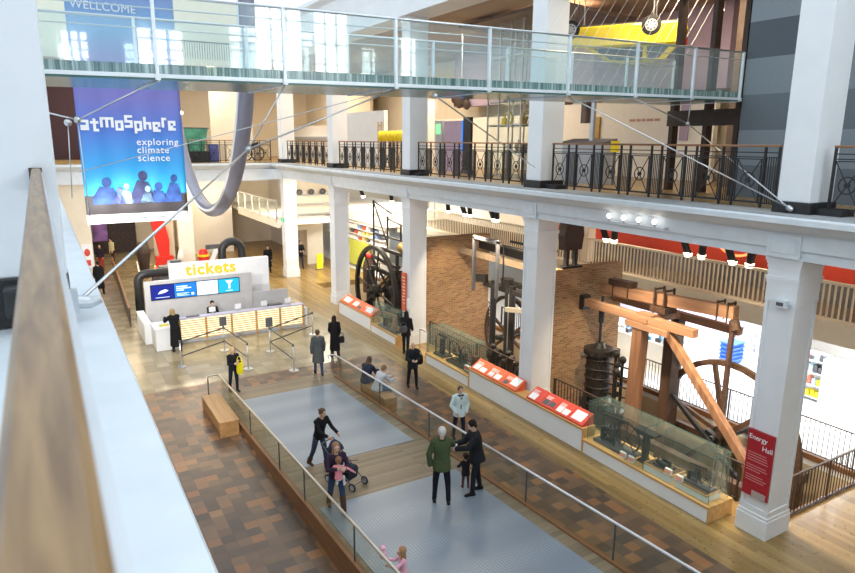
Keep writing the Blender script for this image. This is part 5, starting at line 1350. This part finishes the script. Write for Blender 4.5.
for k in range(9):
    x = (4.9,5.5,6.0,6.5,5.2,6.7,5.3,7.0,6.2)[k]; y = (36.5,37.2,38.0,38.8,39.6,40.6,35.2,35.6,36.3)[k]; h = random.uniform(.9,2.0)
    q = thing('far_exhibit', ('small %s exhibit block in the crowded area under the banner, %s' % (('red','orange','dark','pale','brass','red brown','green grey','yellow','black')[k],('far left','beside the dark bust','in the middle','near the red fin','left of the red fin','right of the fin','low down','behind the desk wall','at the back')[k])), 'exhibit', (x,y,0))
    mt = (M['redglow'],M['rust'],M['darkgrey'],M['warmwhite'],M['brass'],M['rust'],M['greyframe'],M['brass'],M['black'])[k]
    MB().box(x-.2,x+.2,y-.2,y+.2,0,h*.6).build('plinth', M['warmwhite'] if k%2 else M['darkgrey'], q); m = MB(); m.tube([(x,y,h*.6),(x,y,h*.75),(x,y,h)],[.16,.2,.06],10); m.build('object', mt, q, smooth=True)
t = thing('dark_barrier','long low dark wooden barrier leading to the far exhibits','barrier',(3.05,36,0))
m = MB(); m.beam((2.75,29.9,.86),(3.35,44,.86),.09,.08); m.build('top_rail', M['kerb'], t); MB().beam((2.75,29.9,.44),(3.35,44,.44),.04,.8).build('board', M['brown'], t)
t = thing('white_barrier','white barred barrier right of the dark wooden barrier','barrier',(4.2,36,0)); m = MB(); 
for k in range(14): m.box(3.75+.05*k,3.78+.05*k,33.5+.55*k,33.53+.55*k,0,1.0)
m.build('bars', M['kerb'], t); MB().beam((3.75,33.5,1.0),(4.4,40.9,1.0),.06,.06).build('top_rail', M['warmwhite'], t)
t = thing('wall_poster','small red and white poster on the cream pier at the far left','poster',(2.0,38.1,1.5)); MB().box(1.5,2.0,38.14,38.2,1.3,2.6).build('sheet', M['paper'], t); m = MB(); m.ell((1.75,38.135,2.15),.14,.01,.2); m.box(1.62,1.88,38.13,38.14,1.45,1.75); m.build('print', M['panelred'], t)
t = thing('yellow_board','small yellow notice board standing by the far doorway','sign',(14.6,38.4,0)); MB().box(14.55,14.95,38.35,38.42,0,1.0).build('board', M['yellow'], t); MB().box(14.5,15.0,38.3,38.5,0,.05).build('foot', M['darkgrey'], t)
# ================================================================== PEOPLE
def remesh(o, v, sm=2):
    r_ = o.modifiers.new('merge', 'REMESH'); r_.mode = 'VOXEL'; r_.voxel_size = v; r_.use_smooth_shade = True
    s_ = o.modifiers.new('soften', 'SMOOTH'); s_.factor = .5; s_.iterations = sm
def ring(c, rx, ry, n=16, tilt=0.):
    c = Vector(c); return [c+Vector((rx*math.cos(2*PI*k/n), ry*math.sin(2*PI*k/n)*math.cos(tilt), -ry*math.sin(2*PI*k/n)*math.sin(tilt))) for k in range(n)]
def person(label, pos, face, h, top, legs, hair, kind='jacket', style='short', skin='skin', shoe=(.02,.018,.018), legp=((4,6,3),(-6,4,3)),
           arms=((6,10,14,5),(-4,10,14,5)), lean=3, head=(0,0), child=False, longhem=None, sleeve=True, boots=None, cat='person', inner=None, trim=None, group=None):
    """legp/arms are (left, right); +y is forward, +x the person's right"""
    s = h/1.75; hs = 1.5 if child else 1.0; ls = .80 if child else 1.0
    th, sh = .43*ls, .42*ls
    J = {}; L = R(lean)
    hipz = .0
    feet = []
    for sd,(a,b,q) in zip((-1,1), legp):
        hip = Vector((sd*.088,0,0)); a_, b_ = R(a), R(a-b)
        kn = hip+Vector((sd*math.sin(R(q)),math.sin(a_),-math.cos(a_)))*th
        an = kn+Vector((sd*math.sin(R(q))*.4,math.sin(b_),-math.cos(b_)))*sh
        J[sd] = (hip,kn,an)
    root = -min(J[-1][2].z,J[1][2].z)+.085
    up = Vector((0,0,root))
    for sd in (-1,1): J[sd] = tuple(p+up for p in J[sd])
    spine = Vector((0,math.sin(L),math.cos(L)))
    pel = up.copy(); chest = pel+spine*.34; shc = pel+spine*.51; neck = pel+spine*.58; fw = Vector((0,math.cos(L),-math.sin(L)))
    hd = neck+spine*.125*hs+Vector((0,.02,0)); ny, np_ = R(head[0]), R(head[1])
    HR = Matrix.Rotation(ny,3,'Z')@Matrix.Rotation(-np_,3,'X')
    A = {}
    for sd,(p,q,e,i) in zip((-1,1), arms):
        S_ = shc+Vector((sd*.175,0,-.02)); P_ = R(p)+L*.3
        el = S_+Vector((sd*math.sin(R(q)),math.sin(P_)*math.cos(R(q)),-math.cos(P_)*math.cos(R(q))))*.285
        P2 = P_+R(e)
        d = Vector((-sd*math.sin(R(i)),math.sin(P2)*math.cos(R(i)),-math.cos(P2)*math.cos(R(i))))
        A[sd] = (S_,el,el+d*.255,d)
    def torso(m, g, z0=-.03, z1=.56, flare=None):
        prof = [(-.05,.150,.115),(.04,.158,.118),(.13,.138,.102),(.22,.138,.100),(.33,.160,.112),(.43,.172,.108),(.50,.150,.092),(.545,.09,.075),(.575,.06,.062)]
        rs = []
        for zz,rx,ry in prof:
            if zz < z0 or zz > z1: continue
            rs.append(ring(pel+spine*zz, rx+g, ry+g, 16, L*.7))
        m.loft(rs)
    def leg(m, sd, g, to=1.):
        a,b,c = J[sd]; e = b+(c-b)*to
        m.cap(a,b,.082+g,.056+g); m.cap(b,e,.056+g,.036+(.02*(1-to))+g)
    def arm(m, sd, g, to=1.):
        S_,el,wr,d = A[sd]; e = el+(wr-el)*to
        m.cap(shc+Vector((sd*.10,0,0)),S_,.062+g,.055+g); m.cap(S_,el,.050+g,.039+g); m.cap(el,e,.040+g,.029+g+(.004 if to<1 else 0))
    # ---- body, one surface
    m = MB(); torso(m,0); m.cap(neck-spine*.05,neck+spine*.07*hs,.056,.050)
    for sd in (-1,1):
        leg(m,sd,0); arm(m,sd,-.004)
        a,b,c = J[sd]; m.cap(c+Vector((0,-.03,-.045)),c+Vector((sd*.01,.13,-.058)),.036,.026)
        S_,el,wr,d = A[sd]
        w = d.cross(Vector((sd,0,0)) if abs(d.x)<.9 else Vector((0,1,0))).normalized(); nrm = w.cross(d).normalized()*(1 if w.cross(d).x*sd<0 else -1)
        k0 = wr+d*.085
        m.cap(wr-d*.01,wr+d*.05,.026,.033); 
        for q in (-.024,0,.024): m.cap(wr+d*.03+w*q,k0+w*q*.95,.017,.014)
        for q,ln in ((-.031,.062),(-.0105,.074),(.0105,.070),(.031,.056)):
            a0 = k0+w*q*.98; b0 = a0+d*ln*.55+nrm*.008; c0 = b0+d*ln*.38+nrm*.026
            m.cap(a0-d*.015,b0,.0105,.0098,8); m.cap(b0,c0,.0098,.0085,8)
        tb = wr+d*.028+w*(-.028); tm = tb+d*.036-w*.024+nrm*.012; m.cap(tb,tm,.0135,.0115,8); m.cap(tm,tm+d*.032-w*.004+nrm*.010,.0115,.0095,8)
    q = lambda v: hd+HR@(Vector(v)*hs)
    m.ell(q((0,0,.015)),.074*hs,.092*hs,.100*hs,16,12,HR); m.ell(q((0,.028,-.058)),.052*hs,.060*hs,.058*hs,14,10,HR)
    m.cap(q((0,.088,.012)),q((0,.108,-.026)),.010*hs,.016*hs,8); m.ell(q((0,.082,-.055)),.026*hs,.012*hs,.010*hs,10,6,HR)
    m.ell(q((0,.080,.030)),.055*hs,.014*hs,.012*hs,10,6,HR)
    for sd in (-1,1): m.ell(q((sd*.076,-.005,-.005)),.010*hs,.022*hs,.032*hs,8,6,HR)
    o = m.build('person', M[skin], None, world=False); o.location = pos; o.rotation_euler = (0,0,face); o.scale = (s,s,s)
    remesh(o,.0075); tag(o,label,cat,group)
    kid = lambda mb,n,mat,vox=.012,sm=2: (lambda x: (remesh(x,vox,sm) if vox else None, x)[1])(mb.build(n,mat,o,world=False))
    # eyes
    m = MB()
    for sd in (-1,1): m.ell(q((sd*.030,.083,.012)),.012*hs,.010*hs,.008*hs,8,6,HR)
    kid(m,'eyes',M['black'],0)
    # shoes
    for sd in (-1,1):
        a,b,c = J[sd]; m = MB(); sc = 1.15 if child else 1.
        z = c.z
        m.loft([ring((c.x,c.y-.075,z-.06),.026,.018,12,R(90)) if 0 else [Vector((c.x+dx*.030,c.y-.075,z-.058+dz*.026)) for dx,dz in ((math.cos(2*PI*k/12),math.sin(2*PI*k/12)) for k in range(12))]]+
               [[Vector((c.x+sd*.012*t_+w_*math.cos(2*PI*k/12),c.y+y_,z-.085+hh+hh*math.sin(2*PI*k/12))) for k in range(12)] for t_,y_,w_,hh in ((0,-.06,.040,.045),(.1,.0,.044,.050),(.5,.08,.048,.036),(.9,.15,.043,.026),(1,.185,.022,.016))])
        if boots: m.cap(c+(b-c)*boots,c,.080,.066)
        else: m.cap(c+Vector((0,0,.02)),c+Vector((0,.0,-.03)),.046,.046)
        kid(m,'boot' if boots else 'shoe',cloth(shoe,.5),.012,1)
    # trousers
    if legs:
        m = MB()
        for sd in (-1,1): leg(m,sd,.014,.97); a,b,c = J[sd]; m.cap(b,c+(b-c)*.06,.066,.056)
        m.loft([ring(pel+spine*zz,rx,ry) for zz,rx,ry in ((-.09,.12,.10),(-.04,.160,.125),(.05,.165,.128),(.12,.148,.112))])
        kid(m,'trousers',cloth(legs))
    # upper garment
    m = MB(); g = {'jumper':.018,'jacket':.038,'coat':.042,'dress':.026}[kind]
    torso(m,g,-.06,.56)
    for sd in (-1,1): arm(m,sd,g*.75,.95 if sleeve else .35)
    if kind in ('jacket','coat','dress'):
        hem = longhem if longhem is not None else {'jacket':.16,'coat':.42,'dress':.50}[kind]
        off = (J[-1][1]+J[1][1])/2-pel; off.z = 0
        rs = []
        for k in range(6):
            f_ = k/5; c = pel+spine*.10*(1-f_)+Vector((0,0,-hem))*f_+off*f_*(hem/.45)*.7
            sp_ = .5*abs(J[1][1].y-J[-1][1].y)*(hem/.45)*f_
            rs.append(ring(c,.148+g+.045*f_*(1 if hem>.3 else .4),.112+g+.035*f_+sp_*.8))
        m.loft(rs)
        m.tube([p for p in ring(neck-spine*.025,.075,.078,16)],.018,8,closed=True)
    kid(m,{'jumper':'jumper','jacket':'jacket','coat':'coat','dress':'dress'}[kind],cloth(top))
    if inner:
        m = MB(); rs = [ring(pel+spine*zz+fw*.055,.05+.02*(zz>.3),.09) for zz in (.02,.2,.35,.5)]; m.loft(rs); kid(m,'shirt',cloth(inner))
    if trim:
        m = MB(); m.tube(ring(neck-spine*.03+fw*.015,.095,.095,16),.026,8,closed=True); kid(m,'collar',cloth(trim),0)
    # hair
    if style != 'bald':
        m = MB(); m.ell(q((0,-.018,.036)),.090*hs,.098*hs,.098*hs,16,12,HR)
        m.ell(q((0,-.050,-.012)),.076*hs,.058*hs,.075*hs,14,10,HR)
        if style in ('long','shoulder'):
            z1 = -.30 if style=='long' else -.20
            m.loft([ring(q((0,-.045,.02)),.080*hs,.060*hs),ring(q((0,-.065,-.09)),.085*hs,.050*hs),ring(q((0,-.085,z1*.75)),.080*hs,.045*hs),ring(q((0,-.085,z1)),.045*hs,.03*hs)])
            for sd in (-1,1): m.cap(q((sd*.072,.0,.02)),q((sd*.085,.015,-.13 if style=='shoulder' else -.19)),.026*hs,.022*hs)
        if style == 'bun': m.ell(q((0,-.115,.03)),.042*hs,.042*hs,.042*hs,12,8)
        # keep the face clear
        o2 = kid(m,'hair',cloth(hair,.6),.010,1)
    return o

P_ = lambda x,y,z=0.: (x,y,z)
person('blond person in a long black coat leaning on the white side counter', P_(3.88,25.55), R(12), 1.68, (.012,.012,.014), (.015,.015,.018), (.42,.28,.12), 'coat','shoulder', arms=((45,18,60,20),(40,14,60,20)), lean=14, longhem=.68)
cl = person('dark-haired clerk sitting behind the glowing ticket counter', P_(5.75,27.75), R(178), 1.68, (.015,.016,.02), (.02,.02,.022), (.012,.01,.01), 'jumper','short', legp=((80,85,6),(80,85,6)), arms=((35,8,60,15),(35,8,60,15)), lean=8, head=(0,18))
t = thing('clerk_stool','low dark office stool that the clerk sits on behind the counter','stool',(5.75,27.75,0)); MB().cyl((5.75,27.75,.40),(5.75,27.75,.44),.2,18).build('seat', M['darkgrey'], t); MB().cyl((5.75,27.75,.05),(5.75,27.75,.4),.03,10).build('stem', M['steel'], t); MB().cyl((5.75,27.75,0),(5.75,27.75,.05),.22,18).build('foot', M['darkgrey'], t)
person('blond woman in dark clothes holding a yellow bag by the left ramp balustrade', P_(4.74,20.3), R(192), 1.52, (.016,.017,.022), (.018,.02,.028), (.50,.33,.16), 'jumper','shoulder', arms=((25,8,95,30),(10,8,90,30)))
def bag(name,label,c,w,d,h,mat,strap=True,rz=0.):
    t = thing(name,label,'bag',c,rz); m = MB(); m.loft([[(x*w/2*k,y*d/2*k,z) for x,y in ((-1,-1),(1,-1),(1,1),(-1,1))] for z,k in ((0,.85),(h*.3,1.05),(h*.8,1),(h,.8))]); m.build('pouch', mat, t, world=False, bevel=.02)
    if strap: MB().tube([(w*.4*math.cos(R(a)),0,h*.95+.16*math.sin(R(a))) for a in range(0,181,20)],.012,6).build('strap', mat, t, world=False)
    return t
bag('yellow_bag','bright yellow bag held by the blond woman near the ramp end',(4.92,20.17,.62),.2,.12,.46,cloth((.85,.72,.02)))
person('person in a dark grey green coat walking away beyond the ramp end', P_(7.72,20.5), R(-14), 1.62, (.085,.095,.095), (.05,.075,.13), (.10,.055,.03), 'coat','short', legp=((16,12,2),(-12,6,2)), arms=((-14,14,14,2),(8,14,10,2)), longhem=.42)
person('long-haired woman in a long black coat walking beside the grey-coated person', P_(8.92,21.9), R(-10), 1.62, (.014,.012,.014), (.02,.015,.016), (.03,.015,.012), 'dress','long', legp=((6,6,2),(-8,6,2)), arms=((4,8,50,20),(0,10,20,5)), shoe=(.05,.02,.02), longhem=.60, boots=.75)
bag('black_handbag','black handbag at the right side of the long-haired woman in black',(9.16,21.85,.55),.24,.1,.26,cloth((.02,.018,.02)),True)
person('person in navy sitting on the bench behind the right balustrade, nearer the column', P_(8.30,17.9), R(-60), 1.62, (.025,.03,.055), (.03,.035,.06), (.09,.05,.03), 'jacket','shoulder', legp=((85,80,5),(82,78,5)), arms=((30,8,50,18),(30,8,50,18)), lean=20, head=(0,25), longhem=.06)
person('person in a pale grey hooded top sitting on the bench behind the right balustrade', P_(8.31,17.1), R(-82), 1.62, (.50,.51,.54), (.10,.16,.28), (.22,.13,.08), 'jacket','short', legp=((76,45,4),(80,62,5)), arms=((35,8,50,20),(32,8,50,20)), lean=24, head=(0,20), longhem=.06)
person('bald man in dark clothes standing with folded hands beyond the right balustrade', P_(9.95,17.75), R(163), 1.58, (.018,.022,.026), (.015,.017,.025), (.3,.25,.2), 'jacket','bald', arms=((14,12,75,32),(14,12,75,32)), legp=((4,2,5),(-8,6,5)), skin='skin')
bag('dark_satchel','dark bag hanging at the left side of the bald man',(10.25,17.9,.72),.3,.14,.34,cloth((.02,.02,.022)))
person('dark-haired woman in black with a shoulder bag beside the column by the brick wall', P_(11.45,20.95), R(-50), 1.68, (.014,.014,.016), (.018,.018,.022), (.015,.012,.012), 'jacket','long', arms=((20,8,60,15),(5,10,40,10)), legp=((5,4,2),(-6,4,2)))
bag('shoulder_bag','dark grey bag on the shoulder of the dark-haired woman by the column',(11.25,20.8,.92),.3,.12,.26,cloth((.10,.10,.105)))
t = thing('visitor_railing','thin steel rail at the left end of the second showcase','railing',(11.75,20.0,0)); m = MB()
for y in (19.85,20.4): m.cyl((11.75,y,0),(11.75,y,1.1),.018,8)
m.tube([(11.75,19.85,1.1),(11.75,20.4,1.1)],.02,8); m.build('frame', M['steel'], t)
person('man in a pale blue jacket with hands in pockets behind the right balustrade', P_(9.2,13.8), R(168), 1.55, (.62,.74,.76), (.025,.028,.042), (.12,.08,.06), 'jacket','short', arms=((-2,20,30,24),(-2,20,30,24)), legp=((3,2,5),(-6,4,5)), inner=(.20,.19,.17), trim=(.03,.03,.035), longhem=.14)
person('white-haired man in a green coat seen from behind on the near ramp plate', P_(6.65,10.6,rz_(10.6)), R(-28), 1.70, (.060,.080,.036), (.012,.013,.02), (.58,.56,.53), 'jacket','short', arms=((-10,22,12,6),(52,16,14,4)), legp=((3,2,6),(-4,3,6)), longhem=.13, trim=(.02,.03,.02))
person('bearded man in black bending over the small child on the ramp', P_(7.52,10.55,rz_(10.5)), R(72), 1.72, (.016,.017,.02), (.014,.015,.019), (.012,.01,.01), 'jacket','short', arms=((38,4,42,18),(30,4,50,12)), legp=((14,10,3),(-6,4,3)), lean=9, head=(0,24), longhem=.12, shoe=(.012,.012,.014))
m = MB(); m.tube([(0,0,0),(0,0,.09),(0,0,.12)],[.035,.042,.05],12); c = m.build('paper_cup', M['paper'], None, world=False); c.location = (7.06,10.72,1.56); tag(c,'white paper cup held between the green-coated man and the bearded man','cup')
person('toddler in dark clothes and brown trousers between the two men on the ramp', P_(7.44,10.86,rz_(10.86)), R(-12), .86, (.025,.022,.03), (.12,.05,.03), (.06,.035,.025), 'jacket','short', child=True, arms=((30,20,30,10),(40,45,10,-30)), legp=((4,2,4),(-4,2,4)), shoe=(.14,.06,.04), longhem=.10)
person('woman in black pushing the stroller on the ramp', P_(5.06,13.55,rz_(13.55)), R(200), 1.58, (.014,.014,.017), (.04,.07,.12), (.10,.055,.035), 'jumper','bun', arms=((36,6,34,8),(36,6,34,8)), legp=((14,8,2),(-16,10,2)), lean=12, head=(0,8), shoe=(.08,.04,.03), boots=.25)
person('woman in a dark top and jeans walking with a pink-clad child in her arms', P_(4.62,11.45,rz_(11.45)), R(172), 1.58, (.04,.025,.05), (.035,.065,.14), (.30,.16,.09), 'jumper','shoulder', arms=((30,14,78,30),(28,10,85,40)), legp=((14,6,3),(-14,12,3)), shoe=(.09,.045,.03), boots=.78, head=(0,2))
person('small girl in pink carried in the arms of the walking woman', (4.56,11.17,rz_(11.45)+.66), R(-35), .84, (.80,.28,.34), (.70,.68,.70), (.26,.13,.07), 'jumper','short', child=True, legp=((70,60,8),(70,60,8)), arms=((40,25,30,20),(20,70,10,-40)), shoe=(.7,.7,.72))
person('small girl in pink holding a pink toy at the left ramp rail in the foreground', P_(4.55,8.42,rz_(8.42)), R(70), .86, (.80,.42,.52), (.72,.40,.50), (.36,.20,.10), 'dress','shoulder', child=True, arms=((55,15,50,10),(50,10,60,10)), shoe=(.7,.5,.55), longhem=.2, head=(10,-5))
m = MB(); m.ell((0,0,0),.07,.05,.09,10,8); m.ell((0,0,.11),.05,.045,.05,10,8); m.ell((-.03,0,.16),.018,.015,.02,8,6); m.ell((.03,0,.16),.018,.015,.02,8,6); o = m.build('soft_toy', cloth((.90,.50,.62)), None, world=False, smooth=True); o.location = (4.26,8.59,rz_(8.4)+.70); tag(o,'pink soft toy held up by the girl at the ramp rail','toy')
person('dark-haired person in a black coat walking in front of the farthest column', P_(11.62,39.0), R(170), 1.68, (.013,.013,.015), (.02,.02,.024), (.05,.03,.02), 'coat','short', longhem=.55, legp=((10,6,2),(-10,8,2)))
person('person in black with a white bag walking through the far doorway', P_(13.8,39.3), R(175), 1.80, (.016,.018,.022), (.03,.035,.05), (.10,.06,.04), 'jacket','short', legp=((14,6,2),(-12,12,2)), arms=((20,10,70,25),(15,10,70,25)))
person('person in a black coat standing at the far left beyond the ledge', P_(2.15,37.5), R(20), 1.75, (.013,.013,.015), (.015,.015,.018), (.02,.015,.012), 'coat','short', longhem=.6)
person('visitor in a pale yellow shirt far away among the exhibits under the banner', P_(3.6,46.5), R(120), 1.7, (.62,.58,.36), (.06,.03,.03), (.03,.02,.015), 'jumper','short')
person('visitor in dark top and red trousers far away before the purple print', P_(2.75,44.5), R(160), 1.65, (.03,.025,.04), (.40,.04,.04), (.03,.02,.015), 'jumper','short')
# stroller with baby
t = thing('baby_stroller','dark baby stroller with a folded navy hood on the ramp','stroller',(5.28,12.5,rz_(12.5)),R(205))
t.scale = (.88,.88,.88)
Zs = 0
m = MB()
for sx in (-.22,.22):
    m.tube([(sx,-.62,1.02),(sx,-.45,.86),(sx*1.05,.05,.42),(sx,.42,.12)],.015,8); m.tube([(sx,-.40,.12),(sx*1.05,-.05,.52),(sx,.22,.62)],.013,8)
m.tube([(-.22,-.62,1.02),(.22,-.62,1.02)],.018,8); m.tube([(-.22,.42,.14),(.22,.42,.14)],.012,8); m.tube([(-.22,-.40,.14),(.22,-.40,.14)],.012,8)
m.build('frame', M['darkgrey'], t, world=False)
m = MB(); m.hexa([(-.19,-.28,.40),(.19,-.28,.40),(.19,.22,.44),(-.19,.22,.44)],[(-.19,-.30,.46),(.19,-.30,.46),(.19,.22,.50),(-.19,.22,.50)]); m.hexa([(-.19,-.46,.92),(.19,-.46,.92),(.19,-.28,.44),(-.19,-.28,.44)],[(-.19,-.50,.90),(.19,-.50,.90),(.19,-.34,.42),(-.19,-.34,.42)])
m.hexa([(-.17,.20,.20),(.17,.20,.20),(.17,.24,.48),(-.17,.24,.48)],[(-.17,.24,.20),(.17,.24,.20),(.17,.28,.48),(-.17,.28,.48)])
m.build('seat', cloth((.03,.035,.05)), t, world=False)
m = MB(); rs = []
for a in (0,25,50,75):
    c = R(a); rs.append([(.21*math.cos(2*PI*k/24 if 0 else PI*k/11), -.42+.34*math.sin(c)*math.sin(PI*k/11), .84+.26*math.sin(PI*k/11)*math.cos(c)) for k in range(12)])
m.loft(rs, cap=False); o = m.build('hood', cloth((.035,.04,.075)), t, world=False, smooth=True); sm = o.modifiers.new('thick','SOLIDIFY'); sm.thickness=.01
MB().box(-.17,.17,-.30,.20,.18,.28).build('basket', cloth((.02,.02,.022)), t, world=False)
for sx in (-.24,.24):
    for y in (.42,-.40):
        m = MB(); m.torus((sx,y,.11),.09,.022,'X',20,8); w = m.build('wheel', M['rubber'], t, world=False)
        MB().cyl((sx-.02,y,.11),(sx+.02,y,.11),.07,14).build('hub', M['greyframe'], w, world=False)
def at_stroller(x,y,z):
    a = R(205); x*=.88; y*=.88; z*=.88; return (5.28+x*math.cos(a)-y*math.sin(a), 12.5+x*math.sin(a)+y*math.cos(a), rz_(12.5)+z)
person('baby in white and blue sitting in the dark stroller', at_stroller(0,-.16,.36), R(200), .62, (.55,.60,.72), (.75,.76,.80), (.30,.18,.10), 'jumper','short', child=True, legp=((80,50,6),(80,50,6)), arms=((30,12,40,20),(30,12,40,20)), lean=-12, shoe=(.6,.6,.65))

# ================================================================== LIGHT
w = bpy.data.worlds.new('sky'); scene.world = w; w.use_nodes = True
nt = w.node_tree; bg = nt.nodes['Background']
bg.inputs['Color'].default_value = (.80,.91,1.0,1); bg.inputs['Strength'].default_value = SKY
scene.cycles.transparent_max_bounces = 48
def lamp(name, kind, loc, energy, color=(1,.85,.65), size=1., size_y=None, target=None, spot=None, blend=.6):
    l = bpy.data.lights.new(name, kind); l.energy = energy; l.color = color
    if kind == 'AREA':
        l.shape = 'RECTANGLE' if size_y else 'SQUARE'; l.size = size
        if size_y: l.size_y = size_y
    elif kind == 'SPOT': l.spot_size = R(spot or 60); l.spot_blend = blend; l.shadow_soft_size = .08
    else: l.shadow_soft_size = size
    o = bpy.data.objects.new(name, l); col.objects.link(o); o.location = loc
    if target is not None:
        o.rotation_euler = (Vector(target)-Vector(loc)).to_track_quat('-Z','Y').to_euler()
    return o
for i,(a,d) in enumerate(SPOTS):
    q = a+d*.28; lamp('spot_lamp','SPOT',q,330*SPOTK,(1.,.80,.52),spot=85,target=(14.9,a.y+(-.8 if i%2 else .8),-.5))
for y,tg in ((9.0,(6,30,1)),(16.0,(7,31,1.5)),(23.0,(9,38,2))): lamp('added_hall_fill_lamp','SPOT',(.32,y+.4,5.7),1500,(1.,.95,.9),target=tg,spot=75,blend=.8)  # added fill for the desk, sign wall and far columns
lamp('far_hall_light','AREA',(15.2,32,5.75),260,(1.,.9,.74),1.2,target=(17.5,37,2))  # extra area light added to brighten the floor edge behind the flywheel
W_ = (1.,.80,.55); D_ = (.92,.96,1.)
for y in (8,13,18,23,28): lamp('gallery_lamp','AREA',(15.5,y,12.35),GAL,W_,1.2,3.0,target=(15.5,y,0))
lamp('gallery_lamp','AREA',(15.5,34,12.35),GAL*1.2,W_,1.5,4,target=(15.5,34,0))
lamp('gallery_lamp','AREA',(16.5,44,12.35),GAL*1.2,W_,1.5,4,target=(16.5,44,0))
for x in (3,9): lamp('far_gallery_lamp','AREA',(x,42,12.4),GAL*1.1,W_,2,3,target=(x,42,0))
for y in (6,10,14,18): lamp('shop_lamp','AREA',(20.8,y,2.80),SHOP,D_,2.5,1.5,target=(20.8,y,0))
for y in (6,11,16,21,26,31): lamp('mezzanine_lamp','AREA',(19.3,y,5.85),MEZ,W_,.8,2.5,target=(20.2,y,3.3))
for x,y in ((14.5,36.5),(14.5,42),(20.5,42),(17,32)): lamp('far_hall_light','AREA',(x,y,5.7),FAR,(1.,.9,.74),1.8,1.8,target=(x,y,0))
for x,y in ((3.5,41),(6.5,40),(9.5,41),(5,46),(10,46)): lamp('exhibit_lamp','AREA',(x,y,5.6),FAR*.35,W_,1.2,1.2,target=(x,y,0))
lamp('desk_lamp','AREA',(6.5,30.6,5.4) if 0 else (6.3,38.3,5.6),FAR*.6,W_,2.5,.6,target=(6.3,33,0))

# ================================================================== CAMERA
cd = bpy.data.cameras.new('camera'); co = bpy.data.objects.new('camera', cd); col.objects.link(co)
cd.sensor_width = 36; cd.lens = 650/855*36; cd.clip_start = .02; cd.clip_end = 200
a, p, ro = R(30.6), R(12.6), R(.43)
F = Vector((math.sin(a)*math.cos(p), math.cos(a)*math.cos(p), -math.sin(p)))
r0 = Vector((math.cos(a), -math.sin(a), 0)); u0 = Vector((math.sin(a)*math.sin(p), math.cos(a)*math.sin(p), math.cos(p)))
rx_ = r0*math.cos(ro)+u0*math.sin(ro); ux_ = u0*math.cos(ro)-r0*math.sin(ro)
mm = Matrix((rx_, ux_, -F)).transposed().to_4x4(); mm.translation = Vector((0,0,8.0)); co.matrix_world = mm
cd.dof.use_dof = True; cd.dof.focus_distance = 15; cd.dof.aperture_fstop = 6.5
scene.camera = co
v = scene.view_settings; v.view_transform = 'Standard'; v.look = 'None'; v.exposure = EXPO; v.gamma = 1; v.use_curve_mapping = False
